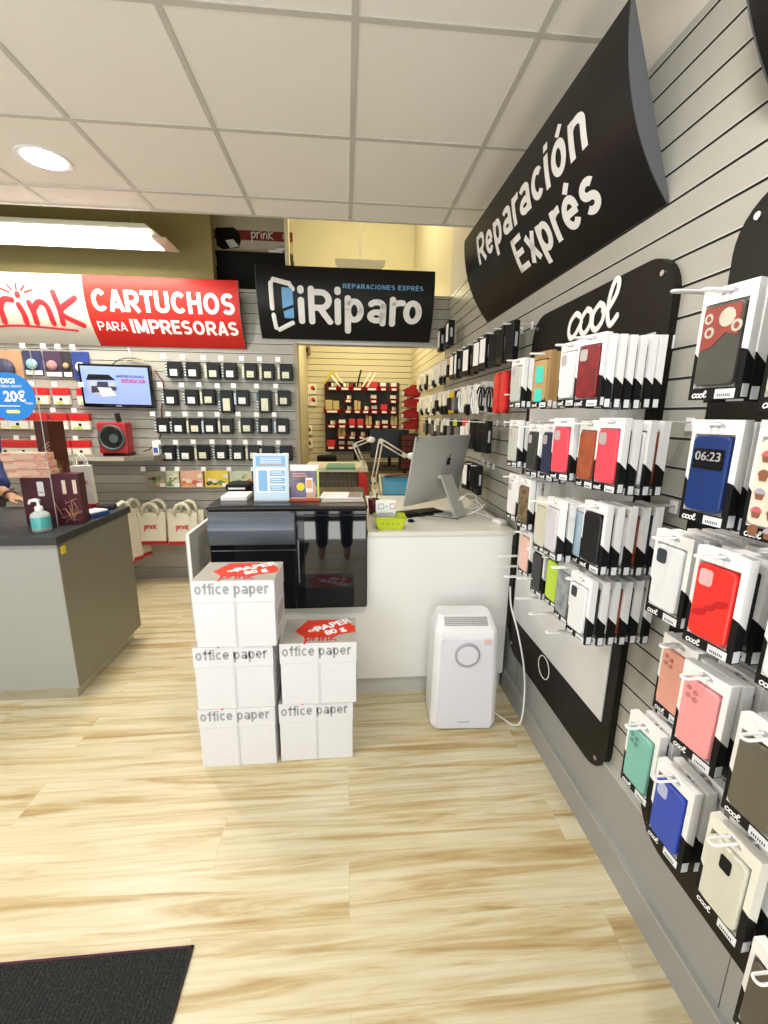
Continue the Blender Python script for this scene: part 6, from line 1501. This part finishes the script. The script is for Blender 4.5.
# daylight entering through the shop front behind the camera
area('daylight_shopfront',(-1.2,YF-0.25,1.35),(radians(90),0,0),3.6,2.3,46,(0.98,0.98,0.97))
area('ceiling_fill',(-1.2,YF-1.1,0.06),(radians(135),0,0),3.6,1.2,70,(1.0,0.97,0.90))  # unseen fill light added low outside, aimed up to brighten the ceiling
# ceiling downlights of the shop (one is in view; the rest hang behind and beside the camera)
for x,y in ((-1.47,2.585),(-1.47,0.60),(0.27,0.60),(-2.67,0.60)):
    if y > 2: l = bpy.data.lights.new('downlight','SPOT'); l.spot_size = radians(168); l.spot_blend = 0.25; l.shadow_soft_size = 0.08; l.energy = 75
    else: l = bpy.data.lights.new('downlight','AREA'); l.shape = 'DISK'; l.size = 0.17; l.energy = 16
    l.color = (1.0,0.97,0.94)
    o = bpy.data.objects.new('downlight_lamp',l); COL.objects.link(o); o.location = (x,y,ZC-(0.015 if y > 2 else 0.012))
for i,(x,y) in enumerate(((-1.47,0.60),(0.27,0.60))): downlight((x,y,ZC-0.0006), f'round recessed downlight behind the camera, {["over the doormat","by the right wall"][i]}')
area('pendant_glow',(-2.05,3.40,2.59),(0,0,0),1.5,0.15,24,(1.0,0.93,0.78))
area('back_room_lamp',(0.15,5.0,2.75),(0,0,0),0.9,0.5,19,(1.0,0.86,0.50))
area('loft_light',(0.2,4.4,4.2),(0,0,0),1.3,1.0,42,(1.0,0.88,0.62))
wd = bpy.data.worlds.new('daylight'); SC.world = wd; wd.use_nodes = True
bg = wd.node_tree.nodes['Background']; bg.inputs['Color'].default_value = (0.80,0.90,1.0,1); bg.inputs['Strength'].default_value = 1.2

f, yaw, pitch, roll = 430.0, 0.0887, 0.2203, 0.0114
cam = bpy.data.cameras.new('camera'); co = bpy.data.objects.new('camera',cam); COL.objects.link(co)
cam.sensor_fit = 'VERTICAL'; cam.sensor_height = 36.0; cam.lens = 36.0*f/1024.0; cam.clip_start = 0.05
fw = Vector((sin(yaw)*cos(pitch),cos(yaw)*cos(pitch),-sin(pitch))); r0 = Vector((cos(yaw),-sin(yaw),0)); u0 = r0.cross(fw)
r1 = r0*cos(roll)+u0*sin(roll); u1 = -r0*sin(roll)+u0*cos(roll)
Mx = Matrix((r1,u1,-fw)).transposed().to_4x4(); Mx.translation = Vector((0,0,1.466)); co.matrix_world = Mx
SC.camera = co
SC.view_settings.view_transform = 'Standard'; SC.view_settings.look = 'None'; SC.view_settings.gamma = 1.0; SC.view_settings.use_curve_mapping = False
SC.view_settings.exposure = 0.03
SC.cycles.max_bounces = 8; SC.cycles.diffuse_bounces = 4; SC.cycles.use_denoising = True
